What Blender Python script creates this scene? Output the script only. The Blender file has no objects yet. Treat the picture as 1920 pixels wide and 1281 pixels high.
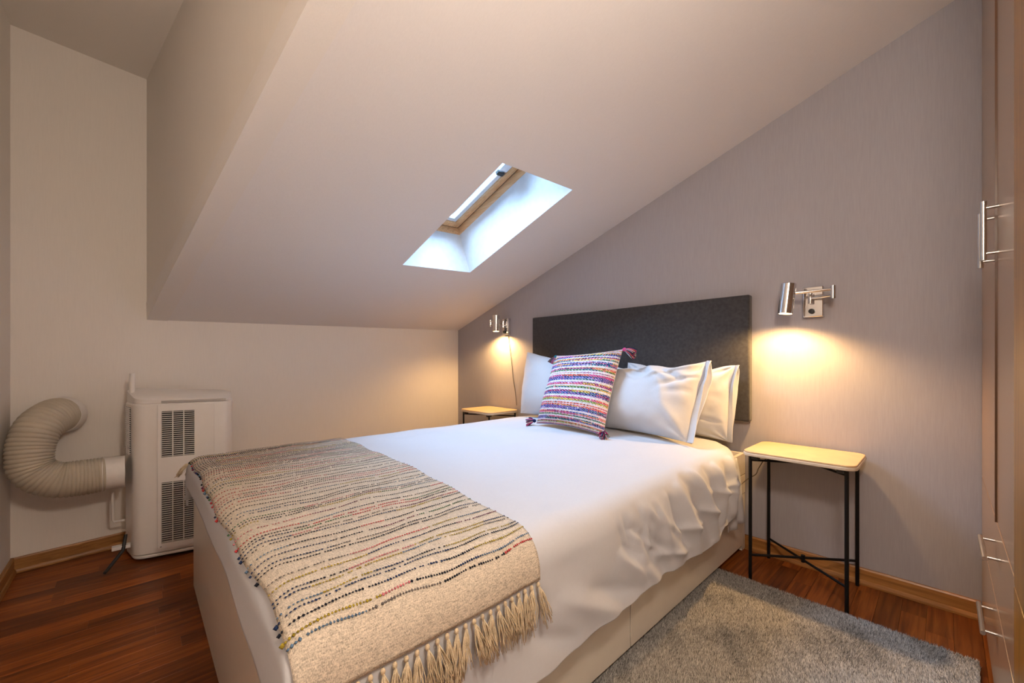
import bpy, bmesh, math, random
import numpy as np
from mathutils import Vector, Matrix, noise as mnoise

SC = bpy.context.scene
COL = SC.collection
PI = math.pi

# ------------------------------------------------------------------ camera
YAW = math.radians(43.0)
cam_d = bpy.data.cameras.new('camera')
cam_d.sensor_width = 36.0
cam_d.lens = 757.0 / 1920.0 * 36.0
cam_d.shift_y = 36.5 / 1920.0
cam_d.clip_start = 0.02
cam = bpy.data.objects.new('camera', cam_d)
cam.location = (0, 0, 1.0)
cam.rotation_euler = (PI / 2, 0, -YAW)
COL.objects.link(cam)
SC.camera = cam

# ------------------------------------------------------------------ world / exposure
W = bpy.data.worlds.new('overcast_sky')
SC.world = W
W.use_nodes = True
bg = W.node_tree.nodes['Background']
bg.inputs['Color'].default_value = (0.44, 0.67, 1.0, 1)
bg.inputs['Strength'].default_value = 37.0
SC.view_settings.view_transform = 'Standard'
SC.view_settings.look = 'None'
SC.view_settings.gamma = 1.0
SC.view_settings.use_curve_mapping = False
SC.view_settings.exposure = 0.44
SCONCE_W = 27.0
SCONCE_COL = (1.0, 0.58, 0.21)
FILL_LAMP = 78.0  # glow of the added, unseen fill lamp
FILL_COL = (1.0, 0.85, 0.71)

# ------------------------------------------------------------------ helpers
def link(o, parent=None):
    COL.objects.link(o)
    if parent is not None:
        o.parent = parent
    return o

def tag(o, label=None, cat=None, group=None, kind=None):
    if label: o['label'] = label
    if cat: o['category'] = cat
    if group: o['group'] = group
    if kind: o['kind'] = kind
    return o

def empty(name, loc=(0, 0, 0), rz=0.0):
    o = bpy.data.objects.new(name, None)
    o.empty_display_size = 0.1
    o.location = loc
    o.rotation_euler = (0, 0, rz)
    COL.objects.link(o)
    return o

class MB:
    """collects shapes, builds ONE mesh object"""
    def __init__(s):
        s.v = []; s.f = []; s.c = None
    def add(s, verts, faces):
        b = len(s.v)
        s.v.extend([tuple(map(float, p)) for p in verts])
        s.f.extend([tuple(b + i for i in f) for f in faces])
        return s
    def box(s, a, b):
        (x0, y0, z0), (x1, y1, z1) = a, b
        x0, x1 = min(x0, x1), max(x0, x1); y0, y1 = min(y0, y1), max(y0, y1); z0, z1 = min(z0, z1), max(z0, z1)
        return s.add([(x0, y0, z0), (x1, y0, z0), (x1, y1, z0), (x0, y1, z0), (x0, y0, z1), (x1, y0, z1), (x1, y1, z1), (x0, y1, z1)],
                     [(3, 2, 1, 0), (4, 5, 6, 7), (0, 1, 5, 4), (1, 2, 6, 5), (2, 3, 7, 6), (3, 0, 4, 7)])
    def obox(s, o, ex, ey, ez):
        """box from corner o with edge vectors"""
        o, ex, ey, ez = [np.array(q, float) for q in (o, ex, ey, ez)]
        p = [o, o + ex, o + ex + ey, o + ey]
        p = p + [q + ez for q in p]
        return s.add(p, [(3, 2, 1, 0), (4, 5, 6, 7), (0, 1, 5, 4), (1, 2, 6, 5), (2, 3, 7, 6), (3, 0, 4, 7)])
    def prism(s, poly, z0, z1):
        n = len(poly)
        vs = [(x, y, z0) for x, y in poly] + [(x, y, z1) for x, y in poly]
        fs = [tuple(range(n - 1, -1, -1)), tuple(range(n, 2 * n))] + [(i, (i + 1) % n, n + (i + 1) % n, n + i) for i in range(n)]
        return s.add(vs, fs)
    def tube(s, pts, r, seg=10, cap=True):
        pts = [Vector(p) for p in pts]
        n = len(pts)
        rs = r if isinstance(r, (list, tuple, np.ndarray)) else [r] * n
        t0 = (pts[1] - pts[0]).normalized()
        ref = Vector((0, 0, 1)) if abs(t0.z) < 0.9 else Vector((1, 0, 0))
        nrm = t0.cross(ref).normalized()
        vs = []
        prev = t0
        for i, p in enumerate(pts):
            if i == 0: t = t0
            elif i == n - 1: t = (pts[i] - pts[i - 1]).normalized()
            else: t = (pts[i + 1] - pts[i - 1]).normalized()
            q = prev.rotation_difference(t)
            nrm = (q @ nrm); nrm = (nrm - t * nrm.dot(t)).normalized()
            bn = t.cross(nrm)
            prev = t
            for k in range(seg):
                a = 2 * PI * k / seg
                vs.append(p + (nrm * math.cos(a) + bn * math.sin(a)) * rs[i])
        fs = []
        for i in range(n - 1):
            for k in range(seg):
                k2 = (k + 1) % seg
                fs.append((i * seg + k, i * seg + k2, (i + 1) * seg + k2, (i + 1) * seg + k))
        if cap:
            fs.append(tuple(range(seg - 1, -1, -1)))
            fs.append(tuple((n - 1) * seg + k for k in range(seg)))
        return s.add(vs, fs)
    def build(s, name, m, parent=None, smooth=False, bevel=0.0, bseg=2, auto=None, kind=None):
        me = bpy.data.meshes.new(name)
        me.from_pydata(s.v, [], s.f)
        me.update()
        o = bpy.data.objects.new(name, me)
        if m is not None: me.materials.append(m)
        link(o, parent)
        if smooth or auto is not None:
            for p in me.polygons: p.use_smooth = True
            if auto is not None:
                me.set_sharp_from_angle(angle=math.radians(auto))
        if bevel > 0:
            b = o.modifiers.new('bevel', 'BEVEL'); b.width = bevel; b.segments = bseg; b.limit_method = 'ANGLE'; b.angle_limit = math.radians(40)
            b.harden_normals = False
            if not smooth and auto is None:
                for p in me.polygons: p.use_smooth = True
                me.set_sharp_from_angle(angle=math.radians(35))
        if kind: o['kind'] = kind
        return o

def fast_mesh(name, verts, faces, m, parent=None, smooth=True, colors=None, kind=None):
    """numpy verts (N,3), faces (M,k)"""
    verts = np.asarray(verts, np.float32); faces = np.asarray(faces, np.int32)
    me = bpy.data.meshes.new(name)
    k = faces.shape[1]
    me.vertices.add(len(verts)); me.vertices.foreach_set('co', verts.ravel())
    me.loops.add(faces.size); me.loops.foreach_set('vertex_index', faces.ravel())
    me.polygons.add(len(faces))
    me.polygons.foreach_set('loop_start', np.arange(0, faces.size, k, dtype=np.int32))
    me.update(calc_edges=True)
    if smooth: me.polygons.foreach_set('use_smooth', np.ones(len(faces), bool))
    if colors is not None:
        colors = np.asarray(colors, np.float32)
        dom = 'POINT' if len(colors) == len(verts) else 'CORNER'
        at = me.color_attributes.new('thread', 'FLOAT_COLOR', dom)
        if dom == 'CORNER': colors = np.repeat(colors, k, axis=0)
        c4 = np.ones((len(colors), 4), np.float32); c4[:, :3] = colors
        at.data.foreach_set('color', c4.ravel())
    if m is not None: me.materials.append(m)
    o = bpy.data.objects.new(name, me)
    link(o, parent)
    if kind: o['kind'] = kind
    return o

def grid_faces(nu, nv):
    i, j = np.meshgrid(np.arange(nu - 1), np.arange(nv - 1), indexing='ij')
    a = (i * nv + j).ravel()
    return np.stack([a, a + 1, a + nv + 1, a + nv], 1)

def lathe_pts(mb, prof, c, axis=(0, 0, 1), seg=32):
    """prof: list of (r, h) along the axis from point c"""
    ax = Vector(axis).normalized()
    ref = Vector((1, 0, 0)) if abs(ax.x) < 0.9 else Vector((0, 1, 0))
    e1 = ax.cross(ref).normalized(); e2 = ax.cross(e1)
    vs = []
    for r, h in prof:
        for k in range(seg):
            a = 2 * PI * k / seg
            vs.append(Vector(c) + ax * h + (e1 * math.cos(a) + e2 * math.sin(a)) * r)
    fs = []
    for i in range(len(prof) - 1):
        for k in range(seg):
            k2 = (k + 1) % seg
            fs.append((i * seg + k, i * seg + k2, (i + 1) * seg + k2, (i + 1) * seg + k))
    return mb.add(vs, fs)

def smooth_path(ctrl, n):
    """Catmull-Rom through control points"""
    c = [np.array(p, float) for p in ctrl]
    c = [2 * c[0] - c[1]] + c + [2 * c[-1] - c[-2]]
    out = []
    m = len(c) - 3
    for i in range(n):
        t = i / (n - 1) * m
        k = min(int(t), m - 1); u = t - k
        p0, p1, p2, p3 = c[k:k + 4]
        out.append(0.5 * ((2 * p1) + (-p0 + p2) * u + (2 * p0 - 5 * p1 + 4 * p2 - p3) * u * u + (-p0 + 3 * p1 - 3 * p2 + p3) * u ** 3))
    return out

def vnoise(P, scale=1.0, seed=0.0):
    P = np.asarray(P, float).reshape(-1, 3)
    return np.array([mnoise.noise(Vector((p[0] * scale + seed, p[1] * scale + seed * 1.7, p[2] * scale - seed))) for p in P])

# ------------------------------------------------------------------ materials
def new_mat(name):
    m = bpy.data.materials.new(name)
    m.use_nodes = True
    nt = m.node_tree
    b = nt.nodes['Principled BSDF']
    return m, nt, b

def N(nt, kind, **kw):
    n = nt.nodes.new(kind)
    for k, v in kw.items():
        if hasattr(n, k): setattr(n, k, v)
        else: n.inputs[k].default_value = v
    return n

def coords(nt, which='Object', scale=(1, 1, 1), rot=(0, 0, 0)):
    if which == 'Position':
        src = nt.nodes.new('ShaderNodeNewGeometry').outputs['Position']
    else:
        src = nt.nodes.new('ShaderNodeTexCoord').outputs[which]
    mp = nt.nodes.new('ShaderNodeMapping')
    mp.inputs['Scale'].default_value = scale
    mp.inputs['Rotation'].default_value = rot
    nt.links.new(src, mp.inputs['Vector'])
    return mp.outputs['Vector']

def mix_rgb(nt, fac, a, b, mode='MIX'):
    n = nt.nodes.new('ShaderNodeMix'); n.data_type = 'RGBA'; n.blend_type = mode
    for sock, val in ((n.inputs['Factor'], fac), (n.inputs['A'], a), (n.inputs['B'], b)):
        pass
    def setv(i, val):
        if hasattr(val, 'is_linked') or hasattr(val, 'links'): nt.links.new(val, n.inputs[i])
        else: n.inputs[i].default_value = val
    setv(0, fac)
    A = [i for i, s in enumerate(n.inputs) if s.identifier == 'A_Color'][0]
    B = [i for i, s in enumerate(n.inputs) if s.identifier == 'B_Color'][0]
    setv(A, a); setv(B, b)
    return [s for s in n.outputs if s.identifier == 'Result_Color'][0]

def ramp(nt, fac, stops):
    r = nt.nodes.new('ShaderNodeValToRGB')
    e = r.color_ramp.elements
    while len(e) < len(stops): e.new(0.5)
    for el, (p, c) in zip(e, stops):
        el.position = p; el.color = (*c, 1) if len(c) == 3 else c
    nt.links.new(fac, r.inputs['Fac'])
    return r.outputs['Color']

def bump(nt, b, h, strength=0.3, dist=0.002):
    n = nt.nodes.new('ShaderNodeBump')
    n.inputs['Strength'].default_value = strength
    n.inputs['Distance'].default_value = dist
    nt.links.new(h, n.inputs['Height'])
    nt.links.new(n.outputs['Normal'], b.inputs['Normal'])

def simple(name, col, rough=0.5, metal=0.0, noise_amt=0.04, nscale=30.0, bump_s=0.0, bump_scale=200.0, bump_d=0.001, which='Object', spec=None, coat=0.0):
    m, nt, b = new_mat(name)
    v = coords(nt, which)
    n1 = N(nt, 'ShaderNodeTexNoise'); n1.inputs['Scale'].default_value = nscale; n1.inputs['Detail'].default_value = 4
    nt.links.new(v, n1.inputs['Vector'])
    dark = tuple(max(0, c * (1 - noise_amt)) for c in col); lite = tuple(min(1, c * (1 + noise_amt)) for c in col)
    c = ramp(nt, n1.outputs['Fac'], [(0.3, dark), (0.7, lite)])
    nt.links.new(c, b.inputs['Base Color'])
    b.inputs['Roughness'].default_value = rough
    b.inputs['Metallic'].default_value = metal
    if spec is not None: b.inputs['Specular IOR Level'].default_value = spec
    if coat: b.inputs['Coat Weight'].default_value = coat; b.inputs['Coat Roughness'].default_value = 0.05
    if bump_s > 0:
        n2 = N(nt, 'ShaderNodeTexNoise'); n2.inputs['Scale'].default_value = bump_scale; n2.inputs['Detail'].default_value = 3
        nt.links.new(v, n2.inputs['Vector'])
        bump(nt, b, n2.outputs['Fac'], bump_s, bump_d)
    return m

def wallpaper(name, col, streak, rough=0.85, amt=0.05, bs=0.25, axis='z', seams=False):
    m, nt, b = new_mat(name)
    sc = {'z': (260, 260, 14), 'y': (260, 14, 260)}[axis]
    v = coords(nt, 'Position', sc)
    n1 = N(nt, 'ShaderNodeTexNoise'); n1.inputs['Scale'].default_value = 1.0; n1.inputs['Detail'].default_value = 5
    nt.links.new(v, n1.inputs['Vector'])
    v2 = coords(nt, 'Position', (500, 500, 500))
    n2 = N(nt, 'ShaderNodeTexNoise'); n2.inputs['Scale'].default_value = 1.0; n2.inputs['Detail'].default_value = 2
    nt.links.new(v2, n2.inputs['Vector'])
    dark = tuple(c * (1 - amt) for c in col); lite = tuple(min(1, c * (1 + amt)) for c in col)
    c = ramp(nt, n1.outputs['Fac'], [(0.32, dark), (0.68, lite)])
    nt.links.new(c, b.inputs['Base Color'])
    b.inputs['Roughness'].default_value = rough
    b.inputs['Specular IOR Level'].default_value = 0.25
    ad = N(nt, 'ShaderNodeMath', operation='ADD')
    nt.links.new(n1.outputs['Fac'], ad.inputs[0]); nt.links.new(n2.outputs['Fac'], ad.inputs[1])
    bump(nt, b, ad.outputs[0], bs, 0.0012)
    return m

def wood(name, cols, scale=(3, 60, 60), rough=0.35, rnd=0.35, which='Position', bs=0.08, coat=0.0):
    """cols dark, mid, light; grain along the axis with the smallest scale; object random shifts each plank's tint"""
    m, nt, b = new_mat(name)
    src = nt.nodes.new('ShaderNodeNewGeometry').outputs['Position'] if which == 'Position' else nt.nodes.new('ShaderNodeTexCoord').outputs[which]
    oi = nt.nodes.new('ShaderNodeObjectInfo')
    off = N(nt, 'ShaderNodeVectorMath', operation='SCALE'); off.inputs[0].default_value = (7.3, 3.1, 5.7)
    nt.links.new(oi.outputs['Random'], off.inputs['Scale'])
    ad = N(nt, 'ShaderNodeVectorMath', operation='ADD'); nt.links.new(src, ad.inputs[0]); nt.links.new(off.outputs[0], ad.inputs[1])
    mp = nt.nodes.new('ShaderNodeMapping'); mp.inputs['Scale'].default_value = scale
    nt.links.new(ad.outputs[0], mp.inputs['Vector'])
    n1 = N(nt, 'ShaderNodeTexNoise'); n1.inputs['Scale'].default_value = 1.0; n1.inputs['Detail'].default_value = 6; n1.inputs['Distortion'].default_value = 0.6
    nt.links.new(mp.outputs[0], n1.inputs['Vector'])
    c = ramp(nt, n1.outputs['Fac'], [(0.28, cols[0]), (0.5, cols[1]), (0.74, cols[2])])
    mr = N(nt, 'ShaderNodeMapRange'); nt.links.new(oi.outputs['Random'], mr.inputs['Value'])
    mr.inputs['To Min'].default_value = 1 - rnd; mr.inputs['To Max'].default_value = 1 + rnd
    hs = N(nt, 'ShaderNodeHueSaturation'); nt.links.new(c, hs.inputs['Color']); nt.links.new(mr.outputs[0], hs.inputs['Value'])
    nt.links.new(hs.outputs[0], b.inputs['Base Color'])
    b.inputs['Roughness'].default_value = rough
    if coat: b.inputs['Coat Weight'].default_value = coat; b.inputs['Coat Roughness'].default_value = 0.12
    bump(nt, b, n1.outputs['Fac'], bs, 0.001)
    return m

def weave(name, col, amt=0.2, sc=650.0, rough=0.9, bs=0.5, which='Object', sheen=0.0, attr=False, tint=None):
    """cloth with a crossed-thread relief"""
    m, nt, b = new_mat(name)
    v = coords(nt, which)
    w1 = N(nt, 'ShaderNodeTexNoise'); w1.inputs['Scale'].default_value = sc; w1.inputs['Detail'].default_value = 2
    nt.links.new(v, w1.inputs['Vector'])
    w2 = N(nt, 'ShaderNodeTexNoise'); w2.inputs['Scale'].default_value = sc * 0.12; w2.inputs['Detail'].default_value = 4
    nt.links.new(v, w2.inputs['Vector'])
    mx = N(nt, 'ShaderNodeMath', operation='ADD'); nt.links.new(w1.outputs['Fac'], mx.inputs[0]); nt.links.new(w2.outputs['Fac'], mx.inputs[1])
    hv = N(nt, 'ShaderNodeMath', operation='MULTIPLY'); nt.links.new(mx.outputs[0], hv.inputs[0]); hv.inputs[1].default_value = 0.5
    if attr:
        at = nt.nodes.new('ShaderNodeAttribute'); at.attribute_name = 'thread'
        c = mix_rgb(nt, amt, at.outputs['Color'], ramp(nt, hv.outputs[0], [(0.35, (0, 0, 0)), (0.65, (1, 1, 1))]), 'OVERLAY')
    else:
        dark = tuple(x * (1 - amt) for x in col); lite = tuple(min(1, x * (1 + amt)) for x in col)
        c = ramp(nt, hv.outputs[0], [(0.38, dark), (0.62, lite)])
    nt.links.new(c, b.inputs['Base Color'])
    b.inputs['Roughness'].default_value = rough
    b.inputs['Specular IOR Level'].default_value = 0.15
    if sheen: b.inputs['Sheen Weight'].default_value = sheen
    bump(nt, b, hv.outputs[0], bs, 0.0015)
    return m

def slub(name, col):
    m, nt, b = new_mat(name)
    outs = []
    for sc in ((90, 750, 300), (750, 90, 300), (420, 420, 420)):
        n = N(nt, 'ShaderNodeTexNoise'); n.inputs['Scale'].default_value = 1.0; n.inputs['Detail'].default_value = 2
        nt.links.new(coords(nt, 'Object', sc), n.inputs['Vector']); outs.append(n.outputs['Fac'])
    a = N(nt, 'ShaderNodeMath', operation='ADD'); nt.links.new(outs[0], a.inputs[0]); nt.links.new(outs[1], a.inputs[1])
    a2 = N(nt, 'ShaderNodeMath', operation='ADD'); nt.links.new(a.outputs[0], a2.inputs[0]); nt.links.new(outs[2], a2.inputs[1])
    h = N(nt, 'ShaderNodeMath', operation='MULTIPLY'); nt.links.new(a2.outputs[0], h.inputs[0]); h.inputs[1].default_value = 1 / 3
    c = ramp(nt, h.outputs[0], [(0.38, tuple(x * 0.55 for x in col)), (0.5, col), (0.62, tuple(min(1, x * 1.35) for x in col))])
    nt.links.new(c, b.inputs['Base Color']); b.inputs['Roughness'].default_value = 0.95; b.inputs['Specular IOR Level'].default_value = 0.1
    bump(nt, b, h.outputs[0], 0.7, 0.002)
    return m

def emis(name, col, s):
    m, nt, b = new_mat(name)
    b.inputs['Base Color'].default_value = (*col, 1)
    b.inputs['Emission Color'].default_value = (*col, 1)
    b.inputs['Emission Strength'].default_value = s
    return m

M = {}
M['paint'] = wallpaper('off_white_wallpaper', (0.80, 0.75, 0.695), 0, amt=0.015, bs=0.12)
M['slope'] = wallpaper('slope_wallpaper', (0.80, 0.76, 0.73), 0, amt=0.015, bs=0.10, axis='y')
M['grey_wall'] = wallpaper('grey_wallpaper', (0.385, 0.365, 0.385), 0, amt=0.035, bs=0.35)
M['shaft'] = simple('shaft_paint', (0.64, 0.64, 0.64), 0.7)
M['floor_wood'] = wood('reddish_oak', [(0.105, 0.024, 0.004), (0.21, 0.053, 0.008), (0.31, 0.092, 0.016)], (4, 70, 70), 0.34, 0.4)
M['floor_wood'].node_tree.nodes['Principled BSDF'].inputs['Specular IOR Level'].default_value = 0.2
M['subfloor'] = simple('subfloor', (0.05, 0.018, 0.007), 0.6)
M['skirt_x'] = wood('skirting_oak_x', [(0.22, 0.09, 0.022), (0.34, 0.15, 0.04), (0.46, 0.22, 0.065)], (4, 80, 80), 0.35, 0.05)
M['skirt_y'] = wood('skirting_oak_y', [(0.22, 0.09, 0.022), (0.34, 0.15, 0.04), (0.46, 0.22, 0.065)], (80, 4, 80), 0.35, 0.05)
M['pine'] = wood('skylight_pine', [(0.60, 0.31, 0.13), (0.74, 0.42, 0.20), (0.84, 0.54, 0.29)], (90, 5, 90), 0.4, 0.04)
M['white_lacquer'] = simple('white_lacquer', (0.72, 0.66, 0.57), 0.28, noise_amt=0.015)
M['linen'] = weave('white_cotton', (0.55, 0.555, 0.585), 0.015, 900, 0.9, 0.10, sheen=0.15)
M['pillow'] = weave('white_pillowcase', (0.58, 0.585, 0.61), 0.015, 900, 0.85, 0.10, sheen=0.15)
M['mattress'] = weave('mattress_ticking', (0.72, 0.70, 0.67), 0.03, 500)
M['throw'] = slub('beige_throw_weave', (0.56, 0.485, 0.39))
M['fringe'] = weave('beige_fringe_yarn', (0.62, 0.50, 0.34), 0.18, 500, 0.95, 0.4)
M['yarn'] = weave('coloured_yarn', (1, 1, 1), 0.25, 500, 0.95, 0.4, attr=True)
M['cushion'] = weave('striped_cushion_weave', (1, 1, 1), 0.3, 500, 0.95, 0.5, attr=True)
M['headboard'] = weave('charcoal_upholstery', (0.050, 0.048, 0.050), 0.22, 500, 0.95, 0.5, sheen=0.2)
M['black_metal'] = simple('black_steel', (0.012, 0.011, 0.011), 0.45, 0.6)
M['table_top'] = simple('stone_look_top', (0.70, 0.48, 0.26), 0.35, noise_amt=0.08, nscale=14)
M['table_edge'] = simple('pale_table_edge', (0.62, 0.52, 0.40), 0.45)
M['chrome'] = simple('chrome', (0.72, 0.71, 0.70), 0.12, 1.0, noise_amt=0.02)
M['brushed'] = simple('brushed_steel', (0.62, 0.60, 0.57), 0.28, 1.0, noise_amt=0.05)
M['black_plastic'] = simple('black_plastic', (0.015, 0.015, 0.015), 0.5)
M['cable'] = simple('thin_cable', (0.10, 0.08, 0.06), 0.5)
M['ac_white'] = simple('ac_plastic', (0.80, 0.76, 0.72), 0.35, noise_amt=0.01)
M['ac_grey'] = simple('ac_grey_strip', (0.42, 0.39, 0.36), 0.4)
M['duct'] = simple('beige_duct_plastic', (0.50, 0.44, 0.345), 0.5, noise_amt=0.06, nscale=18)
M['duct_white'] = simple('duct_collar_plastic', (0.74, 0.70, 0.66), 0.4)
M['tan_gloss'] = simple('tan_gloss_lacquer', (0.34, 0.215, 0.13), 0.22, noise_amt=0.02, spec=0.4)
M['wardrobe_wood'] = wood('wardrobe_oak', [(0.17, 0.07, 0.009), (0.30, 0.135, 0.02), (0.42, 0.21, 0.042)], (70, 70, 3), 0.3, 0.05)
M['rug_base'] = weave('rug_backing', (0.20, 0.185, 0.165), 0.3, 300)
M['rug_pile'] = weave('rug_pile_yarn', (1, 1, 1), 0.25, 700, 0.95, 0.2, attr=True)
M['bulb'] = emis('sconce_bulb', (1.0, 0.70, 0.36), 18.0)
M['dome'] = emis('fill_lamp_glass', FILL_COL, FILL_LAMP)

gm, gnt, gb = new_mat('skylight_glass')
gnt.nodes.remove(gb)
tr = gnt.nodes.new('ShaderNodeBsdfTransparent'); tr.inputs['Color'].default_value = (0.93, 0.96, 0.97, 1)
gl = gnt.nodes.new('ShaderNodeBsdfGlossy'); gl.inputs['Roughness'].default_value = 0.02
fr = gnt.nodes.new('ShaderNodeFresnel'); fr.inputs['IOR'].default_value = 1.45
mxs = gnt.nodes.new('ShaderNodeMixShader')
gnt.links.new(fr.outputs[0], mxs.inputs[0]); gnt.links.new(tr.outputs[0], mxs.inputs[1]); gnt.links.new(gl.outputs[0], mxs.inputs[2])
gnt.links.new(mxs.outputs[0], gnt.nodes['Material Output'].inputs['Surface'])
M['glass'] = gm

# ------------------------------------------------------------------ room shell
XR, XL, YF, ZC = 2.39, -0.43, -1.30, 2.58
KC = np.array([2.39, 3.363, 1.308])        # slope meets knee wall at the headboard wall
KL = np.array([0.046, 3.056, 1.231])       # slope meets knee wall at the dormer cheek
RT = np.array([2.39, -0.026, 2.44])        # point of the slope high on the headboard wall
rn = np.cross(RT - KC, KL - KC); rn /= np.linalg.norm(rn)
if rn[2] < 0: rn = -rn                     # outward (up)
def zroof(x, y): return KC[2] - (rn[0] * (x - KC[0]) + rn[1] * (y - KC[1])) / rn[2]
WSL = 0.131                                # knee wall is turned a few degrees
def ywall(x): return 3.363 - WSL * (2.39 - x)
CKD = np.array([0.272, -1.964])            # cheek direction in plan
def yroof_at(x, z):                        # y where the slope reaches height z
    return KC[1] - ((z - KC[2]) * rn[2] + rn[0] * (x - KC[0])) / rn[1]
# cheek meets flat ceiling
lo, hi = 0.0, 3.0
for _ in range(60):
    mid = (lo + hi) / 2
    p = KL[:2] + CKD * mid
    if zroof(*p) < ZC: lo = mid
    else: hi = mid
TL = np.array([*(KL[:2] + CKD * lo), ZC])
TR = np.array([XR, yroof_at(XR, ZC), ZC])
TH = 0.10

def slab(name, poly, off, m):
    """polygon (3D list) extruded by vector off, outward"""
    n = len(poly); off = np.array(off, float)
    a = [np.array(p, float) for p in poly]; b = [p + off for p in a]
    mb = MB().add(a + b, [tuple(range(n)), tuple(range(2 * n - 1, n - 1, -1))] + [(i, n + i, n + (i + 1) % n, (i + 1) % n) for i in range(n)])
    o = mb.build(name, m)
    bm = bmesh.new(); bm.from_mesh(o.data); bmesh.ops.recalc_face_normals(bm, faces=bm.faces); bm.to_mesh(o.data); bm.free()
    o['kind'] = 'structure'
    return o

yb_l = ywall(XL)
slab('wall_right', [(XR, YF, -0.006), (XR, ywall(XR), -0.006), tuple(KC), tuple(TR), (XR, YF, ZC)], (TH, 0, 0), M['grey_wall'])
slab('wall_back', [(XL, yb_l, -0.006), (XR, ywall(XR), -0.006), tuple(KC), tuple(KL), (KL[0], KL[1], ZC), (XL, yb_l, ZC)], (-0.013, TH, 0), M['paint'])
slab('wall_left', [(XL, YF, -0.006), (XL, yb_l, -0.006), (XL, yb_l, ZC), (XL, YF, ZC)], (-TH, 0, 0), M['paint'])
slab('wall_front', [(XL, YF, -0.006), (XR, YF, -0.006), (XR, YF, ZC), (XL, YF, ZC)], (0, -TH, 0), M['paint'])
slab('wall_dormer', [tuple(KL), tuple(TL), (KL[0], KL[1], ZC)], (0.09, 0.012, 0), M['paint'])
slab('ceiling', [(XL, YF, ZC), (XR, YF, ZC), tuple(TR), tuple(TL), (KL[0], KL[1], ZC), (XL, yb_l, ZC)], (0, 0, TH), M['paint'])

# sloping ceiling with the skylight opening
def on_roof(x, y): return np.array([x, y, zroof(x, y)])
H1, H2, H3, H4 = [on_roof(*p) for p in ((1.203, 1.354), (1.728, 1.369), (1.716, 2.272), (1.191, 2.256))]
KLs, TLs = KL, TL
vs = [KL, KC, TR, TL, H4, H3, H2, H1]
SD = rn * 0.295                                     # shaft depth, square to the slope
vt = [p + rn * 0.09 for p in vs]
mb = MB()
mb.add(vs + vt, [(0, 1, 5, 4), (1, 2, 6, 5), (2, 3, 7, 6), (3, 0, 4, 7), (12, 13, 9, 8), (13, 14, 10, 9), (14, 15, 11, 10), (15, 12, 8, 11), (0, 8, 9, 1), (1, 9, 10, 2), (2, 10, 11, 3), (3, 11, 8, 0)])
o = mb.build('ceiling_slope', M['slope']); o['kind'] = 'structure'

# ------------------------------------------------------------------ skylight = window_1
win = empty('window_1', tuple(H3)); tag(win, kind='structure', label='pine framed skylight deep in a white shaft of the sloping ceiling')
win_inv = Matrix.Translation(-Vector(H3))
def wpart(mb, name, m, parent=win, **kw):
    mb.v = [tuple(np.array(p) - H3) for p in mb.v]
    return mb.build(name, m, parent, **kw)
ex = (H3 - H4); Lx = np.linalg.norm(ex); ex /= Lx        # along the ridge direction, to the headboard wall
ey = (H1 - H4); Ly = np.linalg.norm(ey); ey = ey / Ly    # up the slope
ey = np.cross(rn, ex); ey *= np.sign(ey @ (H1 - H4))
t = 0.02
def wp(a, b, c): return H4 + ex * a + ey * b + rn * c
E0 = 0.0005
for nm, o_, e1, e2, e3 in (('shaft_panel', wp(-t, 0, E0), ex * t, ey * Ly, SD), ('shaft_panel', wp(Lx, 0, E0), ex * t, ey * Ly, SD),
                           ('shaft_panel', wp(-t, -t, E0), ex * (Lx + 2 * t), ey * t, SD), ('shaft_panel', wp(-t, Ly, E0), ex * (Lx + 2 * t), ey * t, SD)):
    wpart(MB().obox(o_, e1, e2, e3), nm, M['shaft'])
D0 = 0.295
# fixed frame lining, flush with the shaft
D1 = D0 + 0.050
for o_, e1, e2 in ((wp(-t, -t, D0 + .001), ex * t, ey * (Ly + 2 * t)), (wp(Lx, -t, D0 + .001), ex * t, ey * (Ly + 2 * t)),
                   (wp(0, -t, D0 + .001), ex * Lx, ey * t), (wp(0, Ly, D0 + .001), ex * Lx, ey * t)):
    wpart(MB().obox(o_, e1, e2, rn * 0.105), 'frame_rail', M['pine'])
# sash, a dark joint away from the frame
s0 = 0.009; sw = 0.045
for o_, e1, e2 in ((wp(s0, s0, D1), ex * sw, ey * (Ly - 2 * s0)), (wp(Lx - s0 - sw, s0, D1), ex * sw, ey * (Ly - 2 * s0)),
                   (wp(s0 + sw, s0, D1), ex * (Lx - 2 * s0 - 2 * sw), ey * sw), (wp(s0 + sw, Ly - s0 - sw, D1), ex * (Lx - 2 * s0 - 2 * sw), ey * sw)):
    wpart(MB().obox(o_, e1, e2, rn * 0.045), 'sash_rail', M['pine'], bevel=0.003)
g0 = s0 + sw
for o_, e1, e2 in ((wp(0, 0, D1 + 0.006), ex * s0, ey * Ly), (wp(Lx - s0, 0, D1 + 0.006), ex * s0, ey * Ly), (wp(s0, 0, D1 + 0.006), ex * (Lx - 2 * s0), ey * s0), (wp(s0, Ly - s0, D1 + 0.006), ex * (Lx - 2 * s0), ey * s0)):
    wpart(MB().obox(o_, e1, e2, rn * 0.01), 'seal_strip', M['black_plastic'])
sp = simple('spacer_white', (0.75, 0.77, 0.80), 0.4)
gb_w = 0.030
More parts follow.
